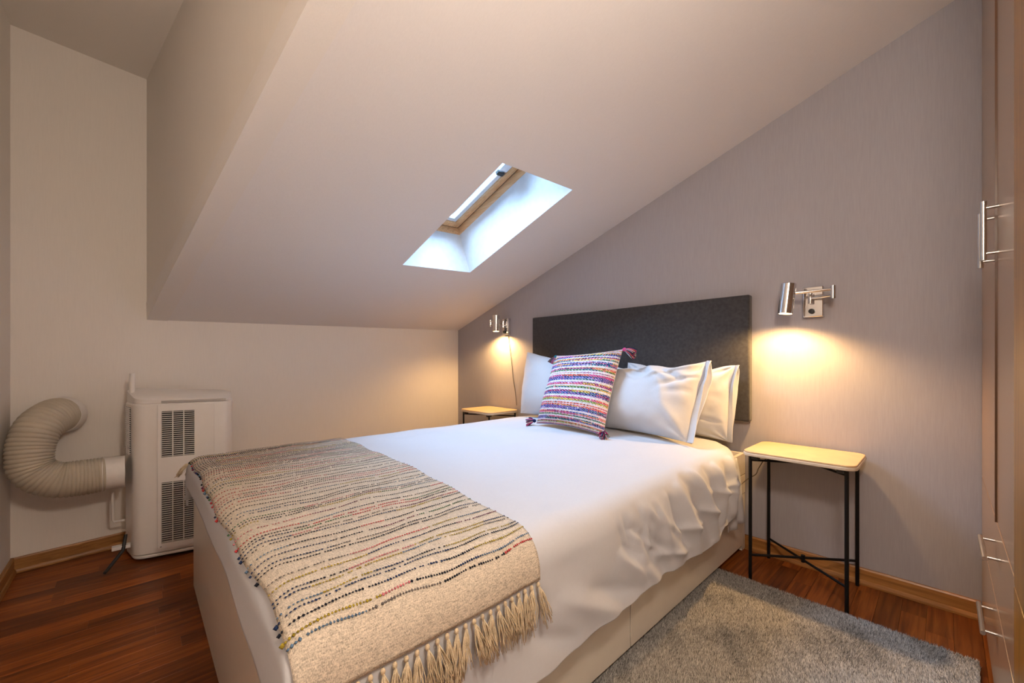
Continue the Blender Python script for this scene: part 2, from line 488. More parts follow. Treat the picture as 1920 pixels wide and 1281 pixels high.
for o_, e1, e2 in ((wp(g0, g0, D1 + 0.012), ex * gb_w, ey * (Ly - 2 * g0)), (wp(Lx - g0 - gb_w, g0, D1 + 0.012), ex * gb_w, ey * (Ly - 2 * g0)),
                   (wp(g0 + gb_w, g0, D1 + 0.012), ex * (Lx - 2 * g0 - 2 * gb_w), ey * gb_w), (wp(g0 + gb_w, Ly - g0 - gb_w, D1 + 0.012), ex * (Lx - 2 * g0 - 2 * gb_w), ey * gb_w)):
    wpart(MB().obox(o_, e1, e2, rn * 0.020), 'glazing_bead', sp, bevel=0.003)
wpart(MB().obox(wp(g0, g0, D1 + 0.033), ex * (Lx - 2 * g0), ey * (Ly - 2 * g0), rn * 0.004), 'pane', M['glass'])
for a_ in (0.072, Lx - 0.122):
    wpart(MB().obox(wp(a_, 0.575, D1 - 0.012), ex * 0.050, ey * 0.030, rn * 0.022), 'pivot_hinge', M['black_plastic'], bevel=0.004)
    wpart(MB().obox(wp(a_ - 0.004, 0.612, D1 - 0.010), ex * 0.058, ey * 0.10, rn * 0.020), 'pivot_cover', sp, bevel=0.006)
wpart(MB().obox(wp(0.06, Ly - 0.05, D0 + 0.008), ex * (Lx - 0.12), ey * 0.03, rn * 0.035), 'vent_bar', sp, bevel=0.006)
# daylight portal at the pane (guides sampling of the sky, adds no light)
pl = bpy.data.lights.new('skylight_portal', 'AREA'); pl.shape = 'RECTANGLE'; pl.size = Lx; pl.size_y = Ly
try: pl.cycles.is_portal = True
except Exception: pass
po = bpy.data.objects.new('skylight_portal', pl); COL.objects.link(po)
R3 = Matrix((tuple(ex), tuple(ey), tuple(rn))).transposed()
if R3.determinant() < 0: R3 = Matrix((tuple(-ex), tuple(ey), tuple(rn))).transposed()
po.matrix_world = Matrix.Translation(Vector(wp(Lx / 2, Ly / 2, D1 + 0.06))) @ R3.to_4x4()

# ------------------------------------------------------------------ floor and planks
fl = MB().prism([(XL - TH, YF - TH), (XR + TH, YF - TH), (XR + TH, ywall(XR) + TH), (XL - TH, yb_l + TH)], -0.08, -0.0062).build('floor', M['subfloor'])
fl['kind'] = 'structure'
random.seed(4)
PW = 0.071
unit = MB()
bz = 0.0008
unit.add([(0, 0, 0), (1, 0, 0), (1, 1, 0), (0, 1, 0), (0, 0, .85), (1, 0, .85), (1, 1, .85), (0, 1, .85), (0, .010, 1), (1, .010, 1), (1, .990, 1), (0, .990, 1)],
         [(3, 2, 1, 0), (0, 1, 5, 4), (1, 2, 6, 5), (2, 3, 7, 6), (3, 0, 4, 7), (4, 5, 9, 8), (5, 6, 10, 9), (6, 7, 11, 10), (7, 4, 8, 11), (8, 9, 10, 11)])
plank0 = unit.build('plank', M['floor_wood'])
plank_mesh = plank0.data
bpy.data.objects.remove(plank0)
row = 0; y = YF; npl = 0
far_rows = MB()
while y < ywall(XR):
    x = XL - random.random() * 0.5
    while x < XR:
        L = random.choice((0.44, 0.52, 0.6, 0.7))
        x0, x1 = max(x, XL + 0.002), min(x + L, XR - 0.002)
        x += L
        if x1 - x0 < 0.03: continue
        # clip to the turned knee wall
        if y + PW > ywall(x0) - 0.001: continue
        if x0 > 0.24 and x1 < XR and y > 0.78 and y + PW < 2.22: continue      # fully under the bed
        if y + PW < -0.10:
            far_rows.box((x0, y, -0.006), (x1 - 0.0006, y + PW - 0.0006, 0)); continue
        o = bpy.data.objects.new('plank', plank_mesh)
        o.location = (x0, y, -0.006); o.scale = (x1 - x0 - 0.0002, PW - 0.0004, 0.006)
        link(o, fl); npl += 1
    y += PW
pb = far_rows.build('plank_rows', M['floor_wood'], fl, kind='stuff')
# the wedge strip against the turned knee wall
MB().prism([(XL + .002, yb_l - 0.13), (XR - .002, ywall(XR) - 0.11), (XR - .002, ywall(XR) - 0.002), (XL + .002, yb_l - 0.002)], -0.006, -0.0012).build('plank', M['floor_wood'], fl)

# ------------------------------------------------------------------ baseboards
def skirting(name, p0, p1, inward, m, zt=0.072):
    """board plus a rounded shoe, between plan points"""
    p0 = np.array(p0, float); p1 = np.array(p1, float); inn = np.array(inward, float)
    prof = [(0, 0.0), (0.020, 0.0), (0.020, 0.008), (0.017, 0.018), (0.0125, 0.022), (0.0125, zt - 0.006), (0.009, zt), (0, zt)]
    n = len(prof)
    vs = []
    for p in (p0, p1):
        for d, z in prof: vs.append((p[0] + inn[0] * (d + 0.001), p[1] + inn[1] * (d + 0.001), z + 0.0005))
    fs = [(i, (i + 1) % n, n + (i + 1) % n, n + i) for i in range(n)] + [tuple(range(n - 1, -1, -1)), tuple(range(n, 2 * n))]
    o = MB().add(vs, fs).build(name, m)
    bm = bmesh.new(); bm.from_mesh(o.data); bmesh.ops.recalc_face_normals(bm, faces=bm.faces); bm.to_mesh(o.data); bm.free()
    o['kind'] = 'structure'
    return o
nb = np.array([WSL, -1.0]); nb /= np.linalg.norm(nb)
skirting('baseboard_right', (XR, -0.094), (XR, ywall(XR) - 0.025), (-1, 0), M['skirt_y'])
skirting('baseboard_back', (XL + 0.0005, ywall(XL + 0.0005)), (XR - 0.022, ywall(XR - 0.022)), nb, M['skirt_x'])
skirting('baseboard_left', (XL, YF), (XL, yb_l - 0.002), (1, 0), M['skirt_y'])

# ------------------------------------------------------------------ bed
BX0, BX1, BY0, BY1 = 0.188, 2.372, 0.725, 2.27
bed = tag(empty('bed', (BX0, BY0, 0)), 'white lacquered double bed frame with flat drawer fronts under the duvet', 'bed')
def bpart(mb, name, m, parent=bed, **kw):
    mb.v = [(p[0] - BX0, p[1] - BY0, p[2]) for p in mb.v]
    return mb.build(name, m, parent, **kw)
ZB = 0.455
bpart(MB().box((BX0, BY0, 0.004), (BX0 + 0.02, BY1, ZB)), 'footboard', M['white_lacquer'], bevel=0.002)
bpart(MB().box((BX0 + 0.021, BY1 - 0.02, 0.004), (BX1, BY1, ZB)), 'side_panel', M['white_lacquer'], bevel=0.002)
bpart(MB().box((BX0 + 0.021, BY0, 0.30), (BX1 - 0.26, BY0 + 0.02, ZB)), 'side_rail', M['white_lacquer'], bevel=0.002)
xg = 1.227
bpart(MB().box((xg - 0.0019, BY0 + 0.0035, 0.032), (xg + 0.0019, BY0 + 0.018, 0.296)), 'gap_shade_strip', M['black_plastic'])  # black filler standing in for the shade between the drawer fronts
bpart(MB().box((BX0 + 0.021, BY0 + 0.001, 0.030), (xg - 0.002, BY0 + 0.019, 0.297)), 'drawer_front', M['white_lacquer'], bevel=0.0015)
bpart(MB().box((xg + 0.002, BY0 + 0.001, 0.030), (BX1 - 0.045, BY0 + 0.019, 0.297)), 'drawer_front', M['white_lacquer'], bevel=0.0015)
bpart(MB().box((BX0 + 0.021, BY0 + 0.022, 0.030), (BX1 - 0.262, BY1 - 0.021, 0.28)), 'drawer_case', M['black_plastic'])
# head storage box, open on top, with a seam between its two fronts
hb = BX1 - 0.26
bpart(MB().box((hb, BY0, 0.302), (BX1, BY0 + 0.018, 0.398)), 'head_box_front', M['white_lacquer'], bevel=0.0015)
bpart(MB().box((hb, BY0, 0.402), (BX1, BY0 + 0.018, 0.512)), 'head_box_front', M['white_lacquer'], bevel=0.0015)
bpart(MB().box((hb, BY0 + 0.019, 0.302), (hb + 0.016, BY1 - 0.021, 0.512)), 'head_box_panel', M['white_lacquer'], bevel=0.0015)
bpart(MB().box((BX1 - 0.018, BY0 + 0.019, 0.302), (BX1, BY1 - 0.021, 0.512)), 'head_box_panel', M['white_lacquer'], bevel=0.0015)
bpart(MB().box((hb, BY1 - 0.02, ZB + .001), (BX1, BY1 - 0.002, 0.512)), 'head_box_panel', M['white_lacquer'], bevel=0.0015)
bpart(MB().box((hb + 0.017, BY0 + 0.019, 0.44), (BX1 - 0.019, BY1 - 0.021, 0.455)), 'head_box_shelf', M['white_lacquer'])
bpart(MB().box((BX1 - 0.043, BY0 + 0.001, 0.004), (BX1, BY0 + 0.018, 0.298)), 'corner_post', M['white_lacquer'], bevel=0.0015)
mt = MB().box((BX0 + 0.03, BY0 + 0.03, 0.285), (BX1 - 0.275, BY1 - 0.03, 0.545)).build('mattress', M['mattress'], None, bevel=0.03, bseg=4)
tag(mt, 'thick off-white mattress lying in the bed frame under the duvet', 'mattress')

# ------------------------------------------------------------------ duvet surface
YC = (BY0 + BY1) / 2
ZT = 0.573
L0, RA = 0.735, 0.088
X_FOOT, RF = 0.166, 0.055
rng = np.random.default_rng(11)
HEMX = [0.0, 0.55, 0.68, 0.98, 1.17, 1.32, 1.51, 1.75, 1.85, 1.91, 2.1, 2.3]
HEMZ = [0.25, 0.225, 0.235, 0.246, 0.25, 0.258, 0.250, 0.225, 0.24, 0.262, 0.275, 0.27]
# folds (x0, s0, x1, s1, width, amp) on the near side; s is the distance across from the centre line
FOLDS = []
def fold(x0, s0, x1, s1, w, a): FOLDS.append((x0, s0, x1, s1, w, a))
for a in ((1.50, .86, 1.62, 1.09, .030, .022), (1.58, .84, 1.74, 1.07, .024, -.016), (1.66, .83, 1.80, 1.08, .026, .024), (1.78, .84, 1.86, 1.06, .022, -.018),
          (1.86, .84, 1.90, 1.04, .024, .024), (1.97, .85, 1.96, 1.04, .022, -.016), (2.04, .84, 2.02, 1.04, .026, .020), (2.12, .86, 2.10, 1.05, .02, -.014),
          (1.34, .90, 1.46, 1.08, .034, .014), (1.42, .88, 1.54, 1.08, .022, -.014), (1.22, .94, 1.36, 1.09, .03, -.012), (1.10, .97, 1.28, 1.09, .034, .012),
          (0.94, 1.0, 1.16, 1.08, .028, -.009), (0.82, .98, 1.02, 1.09, .03, .010), (1.46, .98, 1.68, 1.01, .018, .012), (1.62, .95, 1.84, 1.00, .016, .012),
          (1.74, .90, 2.0, .96, .015, .010), (1.9, .93, 2.14, .92, .014, .009), (1.30, 1.02, 1.52, 1.07, .016, .011), (0.70, 1.02, .84, 1.09, .025, -.008)):
    fold(*a)
for k in range(26):
    x0 = 1.0 + 1.15 * rng.random(); s0 = 0.84 + 0.14 * rng.random()
    L = 0.07 + 0.12 * rng.random(); an = math.radians(30 + 55 * rng.random())
    fold(x0, s0, x0 + L * math.cos(an), s0 + L * math.sin(an), .008 + .010 * rng.random(), (.004 + .006 * rng.random()) * rng.choice([-1, 1]))
for k in range(14):     # soft creases over the top
    x0 = 0.8 + 1.2 * rng.random(); s0 = -0.6 + 1.2 * rng.random(); an = rng.random() * PI
    fold(x0, s0, x0 + .25 * math.cos(an), s0 + .25 * math.sin(an), .05 + .04 * rng.random(), .004 * rng.choice([-1, 1]))

def seg_dist(x, s, x0, s0, x1, s1):
    dx, ds = x1 - x0, s1 - s0
    t = np.clip(((x - x0) * dx + (s - s0) * ds) / (dx * dx + ds * ds), -0.2, 1.2)
    d = np.hypot(x - x0 - t * dx, s - s0 - t * ds)
    tt = np.clip(t, 0, 1); taper = np.sin(PI * np.clip((t + 0.2) / 1.4, 0, 1)) ** 0.6
    return d, taper

def duvet_base(p, s):
    """p: distance from the foot rounding's start toward the head (negative = over the foot), s across"""
    p = np.asarray(p, float); s = np.asarray(s, float)
    a = np.abs(s); sg = np.sign(s)
    ph = np.clip((a - L0) / RA, 0, PI / 2)
    drop = np.clip(a - L0 - RA * PI / 2, 0, None)
    out = np.minimum(a, L0) + RA * np.sin(ph) + drop * 0.06
    dz_s = RA * (1 - np.cos(ph)) + drop
    # foot
    q = np.clip(-p, 0, None)
    phf = np.clip(q / RF, 0, PI / 2)
    dropf = np.clip(q - RF * PI / 2, 0, None)
    X = np.where(p > 0, X_FOOT + RF + p, X_FOOT + RF - RF * np.sin(phf) - dropf * 0.03)
    dz_f = RF * (1 - np.cos(phf)) + dropf
    # the near foot corner hangs lower
    Y = YC - sg * out
    dome = 0.018 * (1 - np.clip(a / L0, 0, 1) ** 2) + 0.012 * np.clip((X - 1.0) / 1.2, 0, 1) * (1 - np.clip(a / L0, 0, 1) ** 4)
    Z = ZT + dome - np.sqrt(dz_s ** 2 + dz_f ** 2)
    return np.stack([X, Y, Z], -1)

def duvet_normal(p, s, e=0.004):
    du = duvet_base(p + e, s) - duvet_base(p - e, s)
    ds = duvet_base(p, s + e) - duvet_base(p, s - e)
    n = np.cross(ds, du)
    return n / np.maximum(np.linalg.norm(n, axis=-1, keepdims=True), 1e-9)

def duvet_disp(p, s):
    X = X_FOOT + RF + p
    d = np.zeros_like(X)
    for (x0, s0, x1, s1, w, a) in FOLDS:
        dist, tp = seg_dist(X, s, x0, s0, x1, s1)
        d += 1.3 * a * tp * np.exp(-(dist / w) ** 1.5)
    sh = X.shape
    P3 = np.stack([X.ravel() * 5, s.ravel() * 5, np.zeros(X.size)], 1)
    nz = vnoise(P3, 1.0, 3.0).reshape(sh)
    side = np.clip((s - 0.80) / 0.2, 0, 1)
    d += nz * (0.004 + 0.006 * side)
    # keep the cloth off the frame
    return np.where(s > 0.8, np.maximum(d, -0.012), d)

def duvet_point(p, s, off=0.0):
    p = np.asarray(p, float); s = np.asarray(s, float)
    b = duvet_base(p, s); n = duvet_normal(p, s)
    return b + n * (duvet_disp(p, s) + off)[..., None], n

P_HEAD = 2.10 - X_FOOT - RF
nu, nv = 190, 230
pu = np.concatenate([np.linspace(-0.155, 0.02, 22), np.linspace(0.02, P_HEAD, nu - 21)[1:]])
nu = len(pu)
Tn = np.linspace(0, 1, nv)
PP, SS = np.zeros((nu, nv)), np.zeros((nu, nv))
for i, p in enumerate(pu):
    x = X_FOOT + RF + p
    hz = np.interp(x, HEMX, HEMZ) + 0.003 * math.sin(x * 21) + 0.002 * math.sin(x * 47 + 1)
    s_near = L0 + RA * PI / 2 + (ZT - RA - hz)
    s_far = -(L0 + RA * PI / 2 + 0.10)
    PP[i] = p
    # denser toward the near side
    SS[i] = s_far + (s_near - s_far) * (1 - (1 - Tn) ** 1.25)
# foot hem: hangs lower toward the near corner
S_abs = SS.copy()
low = np.clip((S_abs - 0.35) / 0.6, 0, 1)
neg = PP < 0
PP = np.where(neg, PP * (1.0 + 0.35 * low), PP)
PP = PP + 0.125 * np.clip((PP - 1.3) / 0.58, 0, 1) * np.clip((0.82 - np.abs(SS)) / 0.14, 0, 1)
DV, _ = duvet_point(PP, SS)
# the duvet pulls back at the head corner on the near side
duv = fast_mesh('duvet', DV.reshape(-1, 3), grid_faces(nu, nv), M['linen'])
so = duv.modifiers.new('thickness', 'SOLIDIFY'); so.thickness = 0.014; so.offset = -1.0
tag(duv, 'plain white duvet spread over the bed with wrinkled hanging side', 'duvet')

# flat sheet corner that shows under the duvet at the head end
shp = []
for i, x in enumerate(np.linspace(2.02, 2.235, 16)):
    for j, tt in enumerate(np.linspace(0, 1, 16)):
        zz = 0.505 - tt * 0.31
        yy = 0.715 - 0.028 * tt - 0.010 * math.sin(x * 60 + tt * 2) * tt + (0.006 * (1 - tt) ** 6)
        shp.append((x + 0.02 * tt, yy, zz + 0.02 * (x - 2.1)))
sh = fast_mesh('bed_sheet', shp, grid_faces(16, 16), M['linen'])
sh.modifiers.new('thickness', 'SOLIDIFY').thickness = 0.003
tag(sh, 'white bed sheet corner hanging below the duvet beside the bedside table', 'bed sheet')

# ------------------------------------------------------------------ throw blanket
thr = tag(empty('throw_blanket', (0.5, YC, ZT)), 'beige woven throw with dashed coloured stripes and long fringe over the bed foot', 'blanket')
TO = np.array([0.5, YC, ZT])
S0, S1 = -0.80, 0.888
def p_edge(s):                     # head-side edge, foot-side edge in p
    f = (s - S0) / (S1 - S0)
    a = -0.052 + 0.006 * np.sin(f * 9.0) + 0.004 * np.sin(f * 31)
    b = (0.82 - 0.105 * f) - X_FOOT - RF + 0.004 * np.sin(f * 14) + 0.003 * np.sin(f * 37)
    return a, b
def throw_point(f, s, off):        # f 0..1 from the foot edge
    a, b = p_edge(s)
    p = a + (b - a) * f
    P3 = np.stack([(p * 9).ravel(), (s * 9).ravel(), np.full(p.size, 7.7)], 1)
    rip = vnoise(P3, 1.0, 1.0).reshape(p.shape) * 0.003
    pt, n = duvet_point(p, s, 0.0)
    return pt + n * (off + rip + 0.003)[..., None], n
nf, ns = 60, 200
ff, ss = np.meshgrid(np.linspace(0, 1, nf), np.linspace(S0, S1, ns), indexing='ij')
TP, TN_ = throw_point(ff, ss, np.full(ff.shape, 0.004))
cl = fast_mesh('woven_cloth', TP.reshape(-1, 3) - TO, grid_faces(nf, ns), M['throw'], thr)
cl.modifiers.new('thickness', 'SOLIDIFY').thickness = 0.003
PAL = {'black': (0.012, 0.014, 0.022), 'navy': (0.02, 0.035, 0.09), 'red': (0.50, 0.045, 0.05), 'pink': (0.55, 0.16, 0.18), 'olive': (0.36, 0.27, 0.03), 'blue': (0.10, 0.17, 0.26), 'plum': (0.14, 0.03, 0.07), 'green': (0.05, 0.13, 0.06), 'grey': (0.16, 0.14, 0.13)}
names = list(PAL)
rg = np.random.default_rng(3)
s = -0.74
stripe_s = []
while s < 0.60:
    stripe_s.append(s)
    s += rg.choice([0.016, 0.022, 0.030, 0.038]) * (1.0 if s > -0.2 else 0.92)
stripe_s += [0.625, 0.650, 0.682, 0.696, 0.728, 0.742, 0.764, 0.786, 0.800]
# yarn ends knotted along the foot edge
tetra = np.array([[1, 0, 0], [-1, 0, 0], [0, 1, 0], [0, -1, 0], [0, 0, 1], [0, 0, -1]], float)
octf = np.array([[0, 2, 4], [2, 1, 4], [1, 3, 4], [3, 0, 4], [2, 0, 5], [1, 2, 5], [3, 1, 5], [0, 3, 5]])
for si in stripe_s:
    wgt = rg.random()
    nd = 92
    fc = (np.arange(nd) + 0.5) / nd
    wob = 0.004 * np.sin(fc * 7 + si * 20) + 0.0025 * np.sin(fc * 23 + si * 50)
    sv = si + wob
    pt, n = throw_point(fc, sv, np.full(nd, 0.0062))
    pt2, _ = throw_point(fc + 0.004, sv, np.full(nd, 0.0062))
    tdir = pt2 - pt; tdir /= np.linalg.norm(tdir, axis=1, keepdims=True)
    bdir = np.cross(n, tdir)
    # space-dyed: the colour changes along the yarn
    runs = []
    while len(runs) < nd:
        c = names[rg.choice(len(names), p=[.30, .17, .11, .08, .12, .07, .05, .03, .07])]
        runs += [c] * int(rg.integers(10, 34))
    big = 1.0 if si > 0.1 else 0.8
    vs, fs, cs = [], [], []
    for k in range(nd):
        if rg.random() < 0.06: continue
        lu, lb, ln = 0.0027 * (0.8 + .5 * rg.random()), 0.0031 * big * (0.7 + .6 * rg.random()), 0.0013
        b0 = len(vs)
        for q in tetra:
            vs.append(pt[k] + tdir[k] * q[0] * lu + bdir[k] * q[1] * lb + n[k] * q[2] * ln)
        fs.extend((octf + b0).tolist())
        c = np.array(PAL[runs[k]]) * (0.75 + 0.5 * rg.random())
        cs.extend([c] * 6)
    # end knot
    if rg.random() < 0.6:
        b0 = len(vs); e0, n0 = throw_point(np.array([-0.006]), np.array([si]), np.array([0.004]))
        r0 = 0.0028 + 0.0030 * rg.random()
        for q in tetra: vs.append(e0[0] + q * r0)
        fs.extend((octf + b0).tolist()); cs.extend([np.array(PAL[runs[0]])] * 6)
    fast_mesh('yarn_stripe', np.array(vs) - TO, np.array(fs), M['yarn'], thr, smooth=True, colors=np.array(cs), kind='stuff')

def tassel(mb, root, down, out, length, spread, nstr, rr, seed, side=(1, 0, 0)):
    rg2 = random.Random(seed)
    root = np.array(root); down = np.array(down, float); out = np.array(out, float); side = np.array(side, float)
    for k in range(nstr):
        a = rg2.uniform(-1, 1); b = rg2.uniform(0, 1); L = length * rg2.uniform(0.72, 1.08)
        w1 = rg2.uniform(-1, 1) * 0.35; phs = rg2.uniform(0, 6)
        pts = []
        for i in range(6):
            t_ = i / 5
            lat = (a * spread * t_ ** 0.7 + 0.004 * math.sin(t_ * 5 + phs) * t_)
            pts.append(root + down * L * t_ + side * lat + out * (0.003 + 0.010 * b * math.sin(min(1, t_ * 1.6) * PI / 2) + 0.003 * math.sin(t_ * 7 + phs)))
        mb.tube(pts, [rr * 1.1, rr, rr, rr, rr, rr * 0.7], 4)

def fringe_row(s_end, flist, sgn, length, seed0):
    for k, f in enumerate(flist):
        pt, n = throw_point(np.array([f]), np.array([s_end]), np.array([0.004]))
        pt = pt[0]; n = n[0]
        out = np.array([0, -sgn, 0.0])
        mbk = MB()
        # knot
        kn = pt + np.array([0, -sgn * 0.004, -0.006])
        lathe_pts(mbk, [(0.001, 0.006), (0.0036, 0.003), (0.0046, 0), (0.0036, -0.005), (0.001, -0.008)], kn, (0, 0, 1), 8)
        rnd = random.Random(seed0 + k)
        dn = np.array([rnd.uniform(-0.22, 0.22), -sgn * 0.10, -1.0]); dn /= np.linalg.norm(dn)
        tassel(mbk, kn + np.array([0, 0, -0.004]), dn, out, length * rnd.uniform(0.9, 1.15), 0.019, 24, 0.0010, seed0 + k * 7)
        mbk.v = [tuple(np.array(q) - TO) for q in mbk.v]
        mbk.build('fringe_tassel', M['fringe'], thr, smooth=True)
fringe_row(S1, [(i + 0.5) / 25 for i in range(25)], 1, 0.088, 100)
fringe_row(S0, [(i + 0.2) / 25 for i in range(6)], -1, 0.05, 400)

for k, (sv, ln_) in enumerate(((-0.775, 0.055), (-0.745, 0.050), (-0.79, 0.06))):
    pt, n = throw_point(np.array([-0.012]), np.array([sv]), np.array([0.004]))
    mbk = MB()
    tassel(mbk, pt[0], np.array([-0.42, 0.25, -0.87]), (-1, 0, 0), ln_, 0.016, 26, 0.0011, 900 + k, side=(0, 1, 0))
    mbk.v = [tuple(np.array(q) - TO) for q in mbk.v]
    mbk.build('fringe_tassel', M['fringe'], thr, smooth=True)

# ------------------------------------------------------------------ pillows
def pillow_shape(BL, BR, TL_, TR_, T, n=64, m=56, seed=0, wr=0.006, back=0.4, pinch=0.05, power=2.6, sag=0.0, ridges=()):
    BL, BR, TL_, TR_ = [np.array(q, float) for q in (BL, BR, TL_, TR_)]
    u = np.sin(np.linspace(-1, 1, n) * PI / 2 * 0.98) / math.sin(PI / 2 * 0.98); v = np.sin(np.linspace(-1, 1, m) * PI / 2 * 0.98) / math.sin(PI / 2 * 0.98)
    U, V = np.meshgrid(u, v, indexing='ij')
    Up = U * (1 - pinch * (1 - V ** 2) * np.abs(U) ** 2); Vp = V * (1 - pinch * 1.2 * (1 - U ** 2) * np.abs(V) ** 2)
    a, b = (Up + 1) / 2, (Vp + 1) / 2
    Mid = ((1 - a) * (1 - b))[..., None] * BL + (a * (1 - b))[..., None] * BR + ((1 - a) * b)[..., None] * TL_ + (a * b)[..., None] * TR_
    nrm = np.cross(BR - BL, TL_ - BL); nrm /= np.linalg.norm(nrm)
    if sag:
        Po = np.stack([U.ravel() * 1.6, V.ravel() * 1.6, np.full(U.size, 4.4)], 1)
        w0 = vnoise(Po, 1.2, 11.0 + seed).reshape(U.shape); w1 = vnoise(Po, 1.2, 31.0 + seed).reshape(U.shape)
        upn = (V + 1) / 2
        Mid = Mid + (TL_ - BL) / np.linalg.norm(TL_ - BL) * ((w0 * 0.9 * sag - sag * (1 - U ** 2) * 0.5) * upn)[..., None] + (BR - BL) / np.linalg.norm(BR - BL) * (w1 * sag * 0.5 * upn)[..., None]
    if nrm[0] > 0: nrm = -nrm
    h = T * ((1 - np.abs(U) ** power) * (1 - np.abs(V) ** power)) ** 0.62
    # fuller low down
    h = h * (1.0 + 0.12 * (-V) * (1 - V ** 2))
    Pn = np.stack([U.ravel() * 2.2, V.ravel() * 1.8, np.zeros(U.size)], 1)
    w = vnoise(Pn, 1.4, 2.0 + seed).reshape(U.shape) * 0.8 + vnoise(Pn, 3.5, 5.0 + seed).reshape(U.shape) * 0.35
    edge = 0.35 + 0.65 * np.maximum(np.abs(U), np.abs(V)) ** 3
    # creases radiating from corners
    cr = np.zeros_like(U)
    for cu in (-1, 1):
        for cv in (-1, 1):
            du, dv = U - cu, V - cv
            ang = np.arctan2(dv, du); rad = np.hypot(du, dv)
            cr += np.sin(ang * 9 + seed + cu * 2 + cv) * np.exp(-(rad / 0.45) ** 2) * np.clip(rad / 0.15, 0, 1)
    rim = np.clip((1 - np.maximum(np.abs(U), np.abs(V))) / 0.06, 0, 1)
    dd = (w * edge + cr * 0.8) * wr * rim
    for (u0, v0, u1, v1, wd, am) in ridges:
        d_, tp = seg_dist(U, V, u0, v0, u1, v1)
        dd += am * tp * np.exp(-(d_ / wd) ** 2) * rim
    F = Mid + nrm * (h * (1 - back) + dd)[..., None]
    B = Mid - nrm * (h * back)[..., None]
    F[..., 2] -= 0; 
    return U, V, F, B, nrm

def pillow_mesh(name, F, B, m_, parent=None, colors=None):
    n, m = F.shape[:2]
    vf = F.reshape(-1, 3); vb = B.reshape(-1, 3).copy()
    idx = np.arange(n * m).reshape(n, m)
    bidx = idx + n * m
    bidx = bidx.copy()
    bd = np.zeros((n, m), bool); bd[0] = bd[-1] = True; bd[:, 0] = bd[:, -1] = True
    bidx[bd] = idx[bd]
    fF = np.stack([idx[:-1, :-1], idx[1:, :-1], idx[1:, 1:], idx[:-1, 1:]], -1).reshape(-1, 4)
    fB = np.stack([bidx[:-1, :-1], bidx[:-1, 1:], bidx[1:, 1:], bidx[1:, :-1]], -1).reshape(-1, 4)
    o = fast_mesh(name, np.concatenate([vf, vb]), np.concatenate([fF, fB]), m_, parent, colors=colors)
    bm = bmesh.new(); bm.from_mesh(o.data)
    loose = [q for q in bm.verts if not q.link_faces]
    bmesh.ops.delete(bm, geom=loose, context='VERTS')
    bmesh.ops.recalc_face_normals(bm, faces=bm.faces); bm.to_mesh(o.data); bm.free()
    for p in o.data.polygons: p.use_smooth = True
    return o

def make_pillow(label, BL, BR, TL_, TR_, T, flap=None, **kw):
    base = (np.array(BL) + np.array(BR)) / 2
    root = tag(empty('pillow', tuple(base)), label, 'pillow', 'white pillows at the head of the bed')
    U, V, F, B, nrm = pillow_shape(BL, BR, TL_, TR_, T, **kw)
    body = pillow_mesh('pillow_body', F - base, B - base, M['pillow'], root)
    # open pillowcase end beyond the filling on the right-hand side
    if flap:
        e = F[-1] - base                     # edge column at u = 1
        d = (np.array(BR) - np.array(BL)); d /= np.linalg.norm(d)
        m = len(e); nw = 8
        for sgn in (1, -1):
            vs = []
            for i in range(nw):
                t_ = i / (nw - 1)
                for j in range(m):
                    vv = j / (m - 1)
                    wl = flap * (0.75 + 0.25 * math.sin(vv * 5 + sgn)) * (0.8 + 0.2 * math.sin(PI * min(1, max(0, vv))) ** 0.5)
                    op = (0.002 + 0.007 * t_ * math.sin(PI * vv)) * sgn + 0.009 * t_ * math.sin(vv * 9 + 0.8 * sgn)
                    vs.append(e[j] + d * wl * t_ - nrm * 0.004 * 0 + nrm * op)
            o = fast_mesh('pillowcase_hem', vs, grid_faces(nw, m), M['pillow'], root)
            o.modifiers.new('thickness', 'SOLIDIFY').thickness = 0.002
    return root

make_pillow('white pillow at the back right, leaning on the grey headboard behind another', (2.275, 1.40, 0.592), (2.255, 0.77, 0.580), (2.30, 1.38, 0.985), (2.275, 0.735, 0.975), 0.12, flap=0.03, seed=5, wr=0.010, sag=0.03, back=0.30,
            ridges=((.55, -.9, .7, .2, .07, .010), (.75, .9, .55, -.1, .05, .010), (.9, -.5, .4, -.4, .05, -.008)))
make_pillow('large white pillow right of the striped cushion, with an open hem end', (2.03, 1.47, 0.605), (1.975, 0.86, 0.60), (2.215, 1.45, 0.965), (2.165, 0.83, 1.00), 0.20, flap=0.042, seed=1, wr=0.012, sag=0.04, back=0.35,
            ridges=((-.8, .85, -.1, .45, .05, .020), (-.5, .95, .1, .65, .05, -.018), (.0, .9, .5, .4, .06, .018), (.3, .85, .75, .35, .045, -.016), (.9, .9, .2, .5, .045, .022), (.9, -.8, .5, -.1, .09, .016), (.9, .5, .45, .15, .05, -.014), (.2, .6, .6, -.1, .06, .012), (.95, .1, .6, .0, .04, -.008)))
make_pillow('white pillow left of the striped cushion, upright before the headboard', (2.14, 2.20, 0.605), (2.11, 1.56, 0.60), (2.195, 2.185, 1.065), (2.21, 1.56, 0.98), 0.15, seed=9, wr=0.007, sag=0.02, back=0.3, pinch=0.03)
make_pillow('white pillow hidden behind the left pillow, only its edge showing', (2.26, 2.235, 0.60), (2.25, 1.60, 0.59), (2.275, 2.225, 1.01), (2.29, 1.60, 0.98), 0.07, seed=13, wr=0.005, back=0.35, pinch=0.03)

